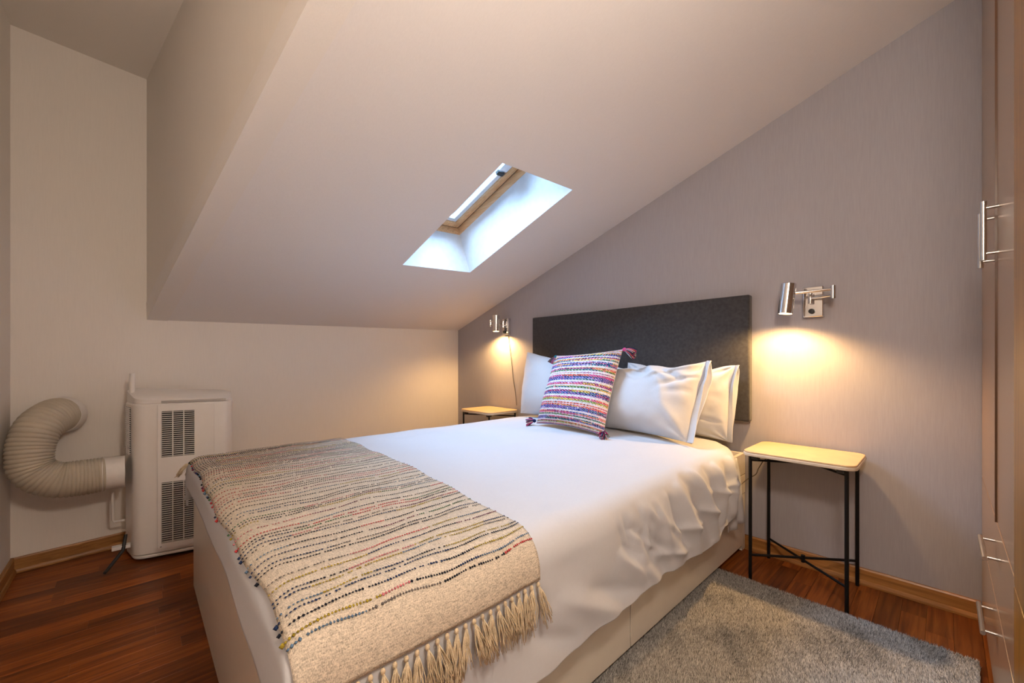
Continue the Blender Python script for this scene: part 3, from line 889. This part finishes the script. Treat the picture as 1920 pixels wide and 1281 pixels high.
# ------------------------------------------------------------------ striped cushion
cb = np.array([1.815, 1.48, 0.60])
cus = tag(empty('cushion', tuple(cb)), 'multicoloured striped woven cushion with corner tassels among the white pillows', 'cushion')
nC, mC = 131, 121
CBL, CBR, CTL, CTR = (1.835, 1.745, 0.608), (1.80, 1.225, 0.606), (2.05, 1.765, 1.035), (2.05, 1.262, 1.068)
U, V, F, B, cn = pillow_shape(CBL, CBR, CTL, CTR, 0.15, n=nC, m=mC, seed=21, wr=0.004, back=0.4, pinch=0.055, power=2.8)
rowid = np.arange(mC)
F = F + cn * (0.0022 * ((rowid % 2) * 2 - 1))[None, :, None] * (np.maximum(np.abs(U), np.abs(V)) < 0.97)[..., None]
rgc = np.random.default_rng(8)
CP = {'white': (0.66, 0.62, 0.62), 'violet': (0.11, 0.055, 0.28), 'blue': (0.03, 0.07, 0.30), 'navy': (0.012, 0.018, 0.07), 'pink': (0.60, 0.075, 0.22), 'coral': (0.66, 0.13, 0.08), 'green': (0.07, 0.18, 0.05), 'teal': (0.02, 0.13, 0.16), 'magenta': (0.30, 0.015, 0.13), 'yellow': (0.58, 0.36, 0.03), 'lilac': (0.30, 0.22, 0.50), 'lime': (0.25, 0.34, 0.05)}
COOL = ['violet', 'blue', 'navy', 'lilac', 'violet', 'blue', 'teal']
WARM = ['pink', 'coral', 'magenta', 'pink', 'yellow', 'coral']
GRN = ['green', 'teal', 'lime', 'green', 'yellow']
seq = [('white', 2), ('cool', 4), ('warm', 2), ('white', 1), ('warm', 1), ('white', 2), ('green', 2), ('warm', 2), ('white', 2), ('cool', 2), ('mix', 3), ('white', 2), ('green', 2), ('white', 1), ('warm', 2), ('mix', 1)]
band = []
while len(band) < mC - 1:
    for nm, k in seq: band += [nm] * k
rowcols = []
for j in range(mC - 1):
    nm = band[j]
    pal = {'white': ['white'], 'cool': COOL, 'warm': WARM, 'green': GRN, 'mix': COOL + WARM}[nm]
    row = []
    while len(row) < nC - 1:
        c = np.array(CP[pal[rgc.integers(len(pal))]])
        row += [c] * int(rgc.integers(14, 44))
    rowcols.append(row[:nC - 1])
fc = np.zeros((nC - 1, mC - 1, 3))
for j in range(mC - 1):
    for i in range(nC - 1):
        c = rowcols[j][i].copy()
        if band[j] != 'white':
            # dashed: the pale warp crosses every few cells
            if (i + (j % 2) * 2) % 4 == 0: c = c * 0.45 + np.array([0.62, 0.58, 0.58]) * 0.55
            elif (i + (j % 2) * 2) % 4 == 2 and rgc.random() < 0.5: c = c * 0.3
            if rgc.random() < 0.10: c = np.array(CP[['navy', 'pink', 'white', 'coral', 'teal'][rgc.integers(5)]])
        elif rgc.random() < 0.05: c = np.array(CP['pink']) * 0.6 + 0.3
        fc[i, j] = c * (0.85 + 0.3 * rgc.random())
fcol = np.concatenate([fc.reshape(-1, 3), np.tile(np.array([[0.72, 0.66, 0.62]]), ((nC - 1) * (mC - 1), 1))])
n_, m_ = F.shape[:2]
vf = (F - cb).reshape(-1, 3); vb = (B - cb).reshape(-1, 3)
idx = np.arange(n_ * m_).reshape(n_, m_)
fF = np.stack([idx[:-1, :-1], idx[:-1, 1:], idx[1:, 1:], idx[1:, :-1]], -1).reshape(-1, 4)
fB = np.stack([idx[:-1, :-1], idx[1:, :-1], idx[1:, 1:], idx[:-1, 1:]], -1).reshape(-1, 4) + n_ * m_
fast_mesh('cushion_cover', np.concatenate([vf, vb]), np.concatenate([fF, fB]), M['cushion'], cus, colors=fcol)
def cushion_tassel(c, d, L, seed):
    c = np.array(c) - cb; d = np.array(d, float); d /= np.linalg.norm(d)
    sd = np.cross(d, [1, 0, 0.2]); sd /= np.linalg.norm(sd); ot = np.cross(sd, d)
    rt = random.Random(seed)
    vs, fs, cs = [], [], []
    pal = [CP[k] for k in ('pink', 'coral', 'teal', 'navy', 'magenta', 'white', 'green', 'lilac', 'magenta')]
    def put(mb, col):
        b0 = len(vs); vs.extend(mb.v)
        for f in mb.f:
            for k in range(1, len(f) - 1): fs.append((b0 + f[0], b0 + f[k], b0 + f[k + 1]))
        cs.extend([col] * len(mb.v))
    put(lathe_pts(MB(), [(0.001, -0.004), (0.009, 0.002), (0.012, 0.010), (0.008, 0.018), (0.010, 0.024), (0.002, 0.028)], c, d, 10), pal[rt.randrange(9)])
    for k in range(70):
        a, b = rt.uniform(-1, 1), rt.uniform(-1, 1)
        pts = [c + d * (0.016 + L * t_) + (sd * a + ot * b) * (0.007 + 0.021 * t_ ** 0.7) + np.array([0, 0, -0.012]) * t_ * t_ for t_ in (0, .33, .66, 1.0)]
        put(MB().tube(pts, 0.0019, 4), tuple(np.array(pal[rt.randrange(9)]) * rt.uniform(0.7, 1.1)))
    fast_mesh('tassel', np.array(vs), np.array(fs), M['yarn'], cus, colors=np.array(cs))
cushion_tassel(F[0, -1], (-0.3, 0.35, -0.9), 0.035, 1)
cushion_tassel(F[-1, -1], (0.10, -0.75, -0.25), 0.055, 2)
cushion_tassel(F[0, 0] + np.array([0, 0.005, 0.016]), (-0.30, 0.9, 0.0), 0.040, 3)
cushion_tassel(F[-1, 0] + np.array([0, 0, 0.014]), (-0.55, -0.35, 0.05), 0.035, 4)

# ------------------------------------------------------------------ headboard
hb_o = MB().box((2.338, 0.695, 0.682), (2.386, 2.268, 1.347)).build('headboard', M['headboard'], None, bevel=0.008, bseg=3)
tag(hb_o, 'wide charcoal upholstered headboard panel fixed to the grey wall', 'headboard')

# ------------------------------------------------------------------ bedside tables
def round_rect(x0, y0, x1, y1, r, k=8):
    out = []
    for cx, cy, a0 in ((x1 - r, y1 - r, 0), (x0 + r, y1 - r, 90), (x0 + r, y0 + r, 180), (x1 - r, y0 + r, 270)):
        for i in range(k + 1):
            a = math.radians(a0 + 90 * i / k); out.append((cx + r * math.cos(a), cy + r * math.sin(a)))
    return out
def side_table(loc, label):
    r = tag(empty('side_table', loc), label, 'side table', 'matching bedside tables')
    hx, hy = 0.166, 0.205
    MB().prism(round_rect(-hx, -hy, hx, hy, 0.045), 0.566, 0.580).build('tabletop', M['table_edge'], r, bevel=0.003)
    MB().prism(round_rect(-hx + .003, -hy + .003, hx - .003, hy - .003, 0.042), 0.5802, 0.588).build('top_sheet', M['table_top'], r, bevel=0.002)
    lx, ly = 0.142, 0.172
    for sx in (-1, 1):
        for sy in (-1, 1):
            MB().tube([(sx * lx, sy * ly, 0.0), (sx * lx, sy * ly, 0.565)], 0.0072, 14).build('leg', M['black_metal'], r, auto=40)
    # X braces low and a folding pair under the top
    MB().tube([(-lx, -ly, 0.10), (lx, ly, 0.10)], 0.0055, 10).build('cross_brace', M['black_metal'], r, auto=40)
    MB().tube([(-lx, ly, 0.11), (lx, -ly, 0.11)], 0.0055, 10).build('cross_brace', M['black_metal'], r, auto=40)
    MB().tube([(0, 0, 0.090), (0, 0, 0.122)], 0.008, 12).build('brace_pin', M['black_metal'], r, auto=40)
    MB().tube([(-lx, -ly, 0.545), (lx, ly, 0.555)], 0.005, 10).build('top_brace', M['black_metal'], r, auto=40)
    MB().tube([(-lx, ly, 0.545), (lx, -ly, 0.535)], 0.005, 10).build('top_brace', M['black_metal'], r, auto=40)
    for sy in (-1, 1):
        MB().box((-lx - .006, sy * ly - .018 * sy - .014, 0.549), (-lx + .03, sy * ly - .018 * sy + .014, 0.5655)).build('hinge_block', M['black_plastic'], r, bevel=0.003)
    return r
side_table((2.208, 0.438, 0.0), 'narrow black-legged bedside table with pale top beside the grey rug')
side_table((2.208, 2.655, 0.0), 'bedside table half hidden behind the bed, in the far corner')

# ------------------------------------------------------------------ wall sconces
def sconce(plate, head_bottom, head_top, elbow, label, flip=1):
    pl_ = np.array(plate)
    r = tag(empty('wall_sconce', (2.389, plate[1], plate[2])), label, 'wall lamp', 'chrome swing-arm wall lamps')
    O = np.array([2.389, plate[1], plate[2]])
    def L(p): return tuple(np.array(p, float) - O)
    mb = MB().box(L((2.352, plate[1] - 0.040, plate[2] - 0.072)), L((2.3885, plate[1] + 0.040, plate[2] + 0.072)))
    mb.build('wall_plate', M['chrome'], r, bevel=0.004)
    # pivot stem
    sx = 2.335
    py = plate[1] + 0.006 * flip
    MB().tube([L((2.352, py, plate[2] + 0.012)), L((sx, py, plate[2] + 0.012))], 0.007, 16).build('stem', M['chrome'], r, auto=40)
    MB().tube([L((sx, py, plate[2] - 0.010)), L((sx, py, elbow[2] + 0.010))], 0.010, 18).build('pivot', M['chrome'], r, auto=40)
    kb = MB(); lathe_pts(kb, [(0.0005, 0), (0.011, 0), (0.012, 0.010), (0.010, 0.014), (0.0005, 0.015)], L((2.352, plate[1] + 0.004, plate[2] - 0.045)), (-1, 0, 0), 18)
    kb.build('switch_knob', M['black_plastic'], r, auto=40)
    e = np.array(elbow)
    MB().tube([L((sx, py, e[2] - 0.014)), L((e[0], e[1], e[2] - 0.014))], 0.0065, 14).build('lower_arm', M['chrome'], r, auto=40)
    MB().tube([L((e[0], e[1], e[2] - 0.030)), L((e[0], e[1], e[2] + 0.028))], 0.011, 20).build('elbow_joint', M['chrome'], r, auto=40)
    hb_, ht_ = np.array(head_bottom), np.array(head_top)
    ax = (ht_ - hb_); Lh = np.linalg.norm(ax); ax /= Lh
    hc = hb_ + ax * Lh * 0.66
    MB().tube([L((e[0], e[1], e[2] + 0.012)), L(hc)], 0.0065, 14).build('upper_arm', M['chrome'], r, auto=40)
    R = 0.0305
    sm = MB(); lathe_pts(sm, [(R - 0.003, 0.0), (R, 0.0), (R, Lh - 0.003), (R - 0.003, Lh), (0.0005, Lh)], L(hb_), ax, 40)
    lathe_pts(sm, [(R - 0.003, 0.0), (R - 0.003, Lh - 0.03), (0.0005, Lh - 0.028)], L(hb_), ax, 40)
    sm.build('lamp_shade', M['chrome'], r, auto=40)
    bl = MB(); lathe_pts(bl, [(R - 0.0045, 0.006), (R - 0.010, 0.001), (0.0005, -0.001)], L(hb_), ax, 32)
    bl.build('bulb', M['bulb'], r, smooth=True)
    ld = bpy.data.lights.new('sconce_light', 'SPOT')
    ld.energy = SCONCE_W; ld.color = SCONCE_COL; ld.spot_size = math.radians(158); ld.spot_blend = 0.55; ld.shadow_soft_size = 0.022
    lo = bpy.data.objects.new('sconce_light', ld); COL.objects.link(lo); lo.parent = r
    lo.location = L(hb_ - ax * 0.006)
    q = Vector(-ax).to_track_quat('-Z', 'Y'); lo.rotation_mode = 'QUATERNION'; lo.rotation_quaternion = q
    return r
sconce((2.389, 0.428, 1.281), (2.235, 0.512, 1.222), (2.242, 0.500, 1.364), (2.285, 0.342, 1.310), 'chrome swing-arm wall lamp lit above the near bedside table')
sconce((2.389, 2.612, 1.298), (2.285, 2.652, 1.256), (2.285, 2.652, 1.396), (2.30, 2.745, 1.335), 'chrome swing-arm wall lamp lit in the far corner, left of the headboard')

# lamp cords
def cord(label, ctrl, r=0.0022, n=40, name='lamp_cord'):
    o = MB().tube(smooth_path(ctrl, n), r, 6).build(name, M['cable'], None, smooth=True)
    return tag(o, label, 'cord')
cord('thin dark cord hanging from the far wall lamp down the wall', [(2.383, 2.604, 1.224), (2.3835, 2.585, 1.12), (2.384, 2.560, 0.98), (2.384, 2.545, 0.86), (2.384, 2.515, 0.73), (2.384, 2.50, 0.62)])
cord('thin dark cord looping under the near bedside table', [(2.383, 0.56, 0.50), (2.36, 0.622, 0.50), (2.33, 0.648, 0.455), (2.32, 0.660, 0.42), (2.31, 0.69, 0.395), (2.27, 0.718, 0.36), (2.12, 0.7195, 0.335)])

# ------------------------------------------------------------------ rug
RX0, RX1, RY0, RY1 = 0.45, 2.02, -0.075, 0.738
rug = tag(empty('rug', ((RX0 + RX1) / 2, (RY0 + RY1) / 2, 0.0)), 'grey shaggy rug on the wooden floor beside the bed', 'rug')
RO = np.array([(RX0 + RX1) / 2, (RY0 + RY1) / 2, 0.0])
MB().prism([(x - RO[0], y - RO[1]) for x, y in round_rect(RX0, RY0, RX1, RY1, 0.03)], 0.001, 0.010).build('rug_backing', M['rug_base'], rug)
rr = np.random.default_rng(5)
nt_ = 190000
tx = RX0 + (RX1 - RX0) * rr.random(nt_); ty = RY0 + (RY1 - RY0) * rr.random(nt_)
def lf(x, y, f, sd):
    return (np.sin(x * f + sd) * np.sin(y * f * 1.13 + sd * 2.1) + np.sin((x + y) * f * .71 + sd * .7) * .7 + np.sin((x - y * 1.4) * f * 1.7 + sd * 1.3) * .5) / 2.0
pat = lf(tx, ty, 11, 1.0) * .6 + lf(tx, ty, 23, 4.0) * .5
lean_a = pat * 2.5 + rr.normal(0, 0.9, nt_)
hgt = 0.010 + 0.005 * rr.random(nt_)
ln = 0.002 + 0.006 * rr.random(nt_)
bx, by = rr.random(nt_) * 2 * PI, 0.0016 + 0.0006 * rr.random(nt_)
V0 = np.stack([tx + by * np.cos(bx), ty + by * np.sin(bx), np.full(nt_, 0.009)], 1)
V1 = np.stack([tx + by * np.cos(bx + 2.1), ty + by * np.sin(bx + 2.1), np.full(nt_, 0.009)], 1)
V2 = np.stack([tx + by * np.cos(bx + 4.2), ty + by * np.sin(bx + 4.2), np.full(nt_, 0.009)], 1)
V3 = np.stack([tx + ln * np.cos(lean_a), ty + ln * np.sin(lean_a), 0.009 + hgt], 1)
VV = np.stack([V0, V1, V2, V3], 1).reshape(-1, 3) - RO
b4 = np.arange(nt_) * 4
FF = np.concatenate([np.stack([b4, b4 + 1, b4 + 3], 1), np.stack([b4 + 1, b4 + 2, b4 + 3], 1), np.stack([b4 + 2, b4, b4 + 3], 1)])
g = np.clip(0.36 + 0.15 * rr.normal(0, 1, nt_), 0.07, 0.70) * (1 - 0.42 * np.clip(-pat * 1.3, 0, 1))
cc = np.stack([g, g * 0.94, g * 0.87], 1)
cc = np.repeat(cc, 4, axis=0)
fast_mesh('rug_pile', VV, FF, M['rug_pile'], rug, smooth=False, colors=cc, kind='stuff')

# ------------------------------------------------------------------ portable air conditioner
A2 = np.array([-0.02, 2.73]); B2 = np.array([0.36, 2.65]); dA = (B2 - A2) / np.linalg.norm(B2 - A2); nA = np.array([dA[1], -dA[0]])   # nA faces the camera
ac = tag(empty('air_conditioner', (0.17, 2.8, 0)), 'white portable air conditioner with louvred grilles against the knee wall', 'air conditioner')
AO = np.array([0.17, 2.8, 0])
def ap(t_, z, out=0.0):
    q = A2 + dA * t_ + nA * out
    return np.array([q[0], q[1], z]) - AO
def outline(inset=0.0):
    raw = [np.array(p) for p in ((-0.006, 2.727), (0.355, 2.651), (0.392, 2.69), (0.425, 2.93), (0.395, 2.965), (-0.02, 2.945), (-0.040, 2.91))]
    c = sum(raw) / len(raw)
    return [p + (c - p) / np.linalg.norm(c - p) * inset for p in raw]
def rounded(poly, radii, k=6):
    out = []; n = len(poly)
    for i in range(n):
        p, a, b = poly[i], poly[i - 1], poly[(i + 1) % n]
        r = radii[i]
        d1 = (a - p) / np.linalg.norm(a - p); d2 = (b - p) / np.linalg.norm(b - p)
        s_, e_ = p + d1 * r, p + d2 * r
        for j in range(k + 1):
            t_ = j / k
            out.append(tuple((1 - t_) ** 2 * s_ + 2 * t_ * (1 - t_) * p + t_ * t_ * e_))
    return out
rad = [0.045, 0.02, 0.03, 0.02, 0.02, 0.01, 0.02]
def acl(poly): return [(x - AO[0], y - AO[1]) for x, y in poly]
MB().prism(acl(rounded(outline(0.0), rad)), 0.030, 0.785).build('body_shell', M['ac_white'], ac, bevel=0.006)
MB().prism(acl(rounded(outline(0.004), rad)), 0.012, 0.028).build('base_tray', M['ac_white'], ac, bevel=0.004)
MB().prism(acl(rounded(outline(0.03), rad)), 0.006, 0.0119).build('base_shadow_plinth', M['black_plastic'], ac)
# top lid: low dome rising to the rear
lid = acl(rounded(outline(0.006), rad)); lid2 = acl(rounded(outline(0.035), rad))
nl = len(lid)
def lidz(x, y): return 0.050 * min(1, max(0, (y + 0.12) / 0.25)) * (1 - 0.65 * (x + 0.2) / 0.45)
vs = [(x, y, 0.786) for x, y in lid] + [(x, y, 0.799 + lidz(x, y)) for x, y in lid] + [(x, y, 0.808 + lidz(x, y)) for x, y in lid2]
fs = [(i, (i + 1) % nl, nl + (i + 1) % nl, nl + i) for i in range(nl)] + [(nl + i, nl + (i + 1) % nl, 2 * nl + (i + 1) % nl, 2 * nl + i) for i in range(nl)] + [tuple(range(2 * nl, 3 * nl))] + [tuple(range(nl - 1, -1, -1))]
MB().add(vs, fs).build('top_lid', M['ac_white'], ac, auto=30)
def ac_slab(t0, t1, z0, z1, o0, o1, name, m, z1b=None, bevel=0.0, parent=ac):
    z1b = z1 if z1b is None else z1b
    p = [ap(t0, z0, o0), ap(t1, z0, o0), ap(t1, z1b, o0), ap(t0, z1, o0), ap(t0, z0, o1), ap(t1, z0, o1), ap(t1, z1b, o1), ap(t0, z1, o1)]
    return MB().add(p, [(0, 3, 2, 1), (4, 5, 6, 7), (0, 1, 5, 4), (1, 2, 6, 5), (2, 3, 7, 6), (3, 0, 4, 7)]).build(name, m, parent, bevel=bevel)
ac_slab(0.118, 0.385, 0.787, 0.798, 0.0, 0.002, 'grey_strip', M['ac_grey'])
# side panel: four strips of plastic around two openings, proud of the shell
PO = 0.010
def opening_panel():
    mb = MB()
    def b(t0, t1, z0, z1):
        p = [ap(t0, z0, 0.0005), ap(t1, z0, 0.0005), ap(t1, z1, 0.0005), ap(t0, z1, 0.0005), ap(t0, z0, PO), ap(t1, z0, PO), ap(t1, z1, PO), ap(t0, z1, PO)]
        mb.add(p, [(0, 3, 2, 1), (4, 5, 6, 7), (0, 1, 5, 4), (1, 2, 6, 5), (2, 3, 7, 6), (3, 0, 4, 7)])
    b(0.105, 0.120, 0.05, 0.775); b(0.252, 0.335, 0.05, 0.775)
    b(0.120, 0.252, 0.745, 0.775); b(0.120, 0.252, 0.385, 0.512); b(0.120, 0.252, 0.05, 0.078)
    return mb.build('side_panel', M['ac_white'], ac)
opening_panel()
ac_slab(0.1025, 0.1046, 0.05, 0.775, 0.0004, 0.0012, 'panel_seam', M['ac_grey'])
MB().tube([ap(0.118, 0.062, PO), ap(0.118, 0.062, PO + 0.002)], 0.004, 12).build('screw', M['ac_grey'], ac)
def grille(t0, t1, z0, z1, nsl, cols):
    ac_slab(t0, t1, z0, z1, 0.0006, 0.0012, 'grille_recess', M['black_plastic'])
    mb = MB()
    pz = (z1 - z0) / nsl
    for i in range(nsl):
        zc = z0 + (i + 0.5) * pz
        mb.obox(ap(t0, zc - pz * 0.14, 0.0015), ap(t1, 0, 0) - ap(t0, 0, 0), np.array([*(nA * 0.0075), 0.0]), np.array([0, 0, pz * 0.28]))
    for c in cols:
        mb.obox(ap(c - 0.0018, z0, 0.0015), np.array([*(dA * 0.0036), 0]), np.array([*(nA * 0.0082), 0]), np.array([0, 0, z1 - z0]))
    mb.build('grille_louvre', M['ac_white'], ac, kind='stuff')
grille(0.1205, 0.2515, 0.5125, 0.7445, 22, (0.164, 0.208))
grille(0.1205, 0.2515, 0.0785, 0.3845, 28, (0.164, 0.208))
# blind ribs beside the openings
mb = MB()
for z0, z1, k in ((0.5125, 0.7445, 22), (0.0785, 0.3845, 28)):
    for i in range(k):
        zc = z0 + (i + 0.5) * (z1 - z0) / k
        mb.obox(ap(0.256, zc - 0.0018, PO - .0003), np.array([*(dA * 0.030), 0]), np.array([*(nA * 0.0013), 0]), np.array([0, 0, 0.0034]))
mb.build('blind_ribs', M['ac_white'], ac, kind='stuff')
# rear corner grille on the left shell
c0 = np.array([-0.0146, 2.7735]); c1 = np.array([-0.0357, 2.887]); dc = (c1 - c0); lc = np.linalg.norm(dc); dc /= lc; nc = np.array([-dc[1], dc[0]]); nc = nc if nc[0] < 0 else -nc
def cp(t_, z, o): q = c0 + dc * t_ + nc * o; return np.array([q[0], q[1], z]) - AO
MB().obox(cp(0.01, 0.53, 0.0006), np.array([*(dc * (lc - .02)), 0]), np.array([*(nc * .001), 0]), np.array([0, 0, 0.235])).build('rear_recess', M['black_plastic'], ac)
mb = MB()
for i in range(22):
    zc = 0.533 + i * 0.0107
    mb.obox(cp(0.01, zc, 0.0018), np.array([*(dc * (lc - .02)), 0]), np.array([*(nc * .004), 0]), np.array([0, 0, 0.0046]))
for t_ in (0.035, 0.068): mb.obox(cp(t_, 0.53, 0.0018), np.array([*(dc * .004), 0]), np.array([*(nc * .005), 0]), np.array([0, 0, 0.235]))
mb.build('rear_louvre', M['ac_white'], ac, kind='stuff')
# stub pipe at the top rear, drain bracket and castor at the left foot
MB().tube([np.array((-0.012, 2.86, 0.80)) - AO, np.array((-0.012, 2.86, 0.935)) - AO], 0.011, 16).build('remote_holder', M['ac_white'], ac, auto=40)
MB().box(np.array((-0.085, 2.752, 0.075)) - AO, np.array((-0.018, 2.785, 0.092)) - AO).build('drain_bracket', M['ac_white'], ac, bevel=0.002)
MB().tube([np.array(q) - AO for q in ((-0.085, 2.89, 0.33), (-0.085, 2.89, 0.19), (-0.079, 2.89, 0.178), (-0.04, 2.89, 0.178))], 0.006, 10).build('drain_pipe', M['ac_white'], ac, auto=50)
MB().tube([np.array(q) - AO for q in ((-0.035, 2.77, 0.14), (-0.045, 2.75, 0.07), (-0.105, 2.66, 0.014))], [0.007, 0.008, 0.007], 10).build('power_plug', M['black_plastic'], ac, auto=50)

# exhaust hose
hose = tag(empty('exhaust_hose', (-0.28, 2.8, 0.5)), 'ribbed beige exhaust hose bending from the wall to the air conditioner', 'hose')
HO = np.array([-0.28, 2.8, 0.5])
ctrl = [(-0.262, 2.952, 0.735), (-0.285, 2.90, 0.735), (-0.325, 2.83, 0.69), (-0.345, 2.80, 0.60), (-0.335, 2.79, 0.51), (-0.27, 2.79, 0.455), (-0.19, 2.80, 0.445), (-0.112, 2.81, 0.446)]
path = smooth_path(ctrl, 420)
nr = len(path)
rads = []
for i in range(nr):
    ph = i / nr * 44 * 2 * PI
    tt = i / nr
    R0 = 0.076 + 0.004 * math.sin(tt * 9)
    rads.append(R0 + 0.0068 * abs(math.sin(ph / 2)) ** 0.6 - 0.003)
hs = MB().tube([np.array(p) - HO for p in path], rads, 40, cap=False).build('corrugated_hose', M['duct'], hose, smooth=True)
e0 = np.array(ctrl[0]); ed = np.array(ctrl[0]) - np.array(ctrl[1]); ed /= np.linalg.norm(ed)
mb = MB(); lathe_pts(mb, [(0.074, -0.02), (0.085, -0.02), (0.088, 0.012), (0.086, 0.02), (0.074, 0.02)], e0 - HO, ed, 36)
mb.build('wall_collar', M['duct_white'], hose, auto=40)
mb = MB(); lathe_pts(mb, [(0.070, 0.0), (0.081, 0.0), (0.081, 0.004), (0.078, 0.006), (0.078, 0.080), (0.070, 0.080)], np.array((-0.118, 2.81, 0.446)) - HO, (1, 0.0, 0), 40)
mb.build('outlet_connector', M['duct_white'], hose, auto=40)

# ------------------------------------------------------------------ wardrobe
WY = -0.097
XW = 1.27                    # wood uprights start here
wd = tag(empty('wardrobe', (1.7, -0.4, 0)), 'tall glossy tan wardrobe with oak edge and steel bar handles', 'wardrobe')
WO = np.array([1.7, -0.4, 0])
def wpt(mb, name, m, parent=wd, **kw):
    mb.v = [tuple(np.array(p) - WO) for p in mb.v]
    return mb.build(name, m, parent, **kw)
WT = 2.44
wpt(MB().box((1.10, -0.68, 0.06), (2.388, WY - 0.020, WT)), 'carcass', M['wardrobe_wood'])
wpt(MB().box((1.12, -0.66, 0.002), (2.388, WY - 0.024, 0.059)), 'plinth', M['tan_gloss'])
d1 = wpt(MB().box((1.722, WY - 0.019, 0.560), (2.386, WY, WT)), 'door', M['tan_gloss'], bevel=0.0012)
d2 = wpt(MB().box((XW + .002, WY - 0.019, 0.560), (1.716, WY, WT)), 'door', M['tan_gloss'], bevel=0.0012)
dr1 = wpt(MB().box((XW + .002, WY - 0.019, 0.333), (2.386, WY, 0.554)), 'drawer', M['tan_gloss'], bevel=0.0012)
dr2 = wpt(MB().box((XW + .002, WY - 0.019, 0.062), (2.386, WY, 0.327)), 'drawer', M['tan_gloss'], bevel=0.0012)
for z0, z1 in ((0.560, WT), (0.333, 0.554), (0.062, 0.327)):
    wpt(MB().box((1.102, WY - 0.019, z0), (XW, WY + 0.004, z1)), 'oak_panel', M['wardrobe_wood'], bevel=0.0012)
M['edge_brown'] = simple('brown_edge_band', (0.10, 0.045, 0.018), 0.4)
wpt(MB().box((1.7165, WY - 0.019, 0.560), (1.7215, WY + 0.0042, WT)), 'edge_band', M['edge_brown'], d1)
def handle(parent, p0, p1, r=0.006):
    p0, p1 = np.array(p0), np.array(p1)
    mb = MB().tube([p0, p1], r, 14)
    d = (p1 - p0) / np.linalg.norm(p1 - p0)
    for q in (p0 + d * 0.018, p1 - d * 0.018):
        mb.tube([(q[0], WY - 0.002, q[2]), tuple(q)], 0.0038, 10)
    return wpt(mb, 'handle', M['brushed'], parent, auto=40)
handle(d2, (1.655, WY + 0.027, 1.268), (1.655, WY + 0.027, 1.425))
handle(d1, (1.785, WY + 0.027, 1.268), (1.785, WY + 0.027, 1.425))
handle(dr1, (1.60, WY + 0.027, 0.490), (1.80, WY + 0.027, 0.490), 0.0055)
handle(dr2, (1.68, WY + 0.027, 0.262), (1.88, WY + 0.027, 0.262), 0.0055)

# ------------------------------------------------------------------ fill lamp added out of view above the viewer to brighten ceiling and walls
LPX, LPY, LPZ = 0.36, -0.10, 1.72
lp = tag(empty('added_fill_lamp', (LPX, LPY, min(ZC, zroof(LPX, LPY)) if LPX > 0.48 else ZC)), 'round opal fill lamp added out of view above the viewer', 'fill lamp')
dz = LPZ - lp.location.z
mb = MB(); lathe_pts(mb, [(0.0005, 0), (0.05, -0.006), (0.05, -0.03), (0.0005, -0.034)], (0, 0, 0), (0, 0, 1), 32); mb.build('ceiling_rose', M['brushed'], lp, auto=40)
MB().tube([(0, 0, -0.03), (0, 0, dz + 0.09)], 0.003, 8).build('flex', M['black_plastic'], lp)
mb = MB(); lathe_pts(mb, [(0.11 * math.sin(a), 0.11 * math.cos(a)) for a in np.linspace(0.02, PI - 0.004, 20)], (0, 0, dz), (0, 0, 1), 40); mb.build('fill_lamp_globe', M['dome'], lp, smooth=True)
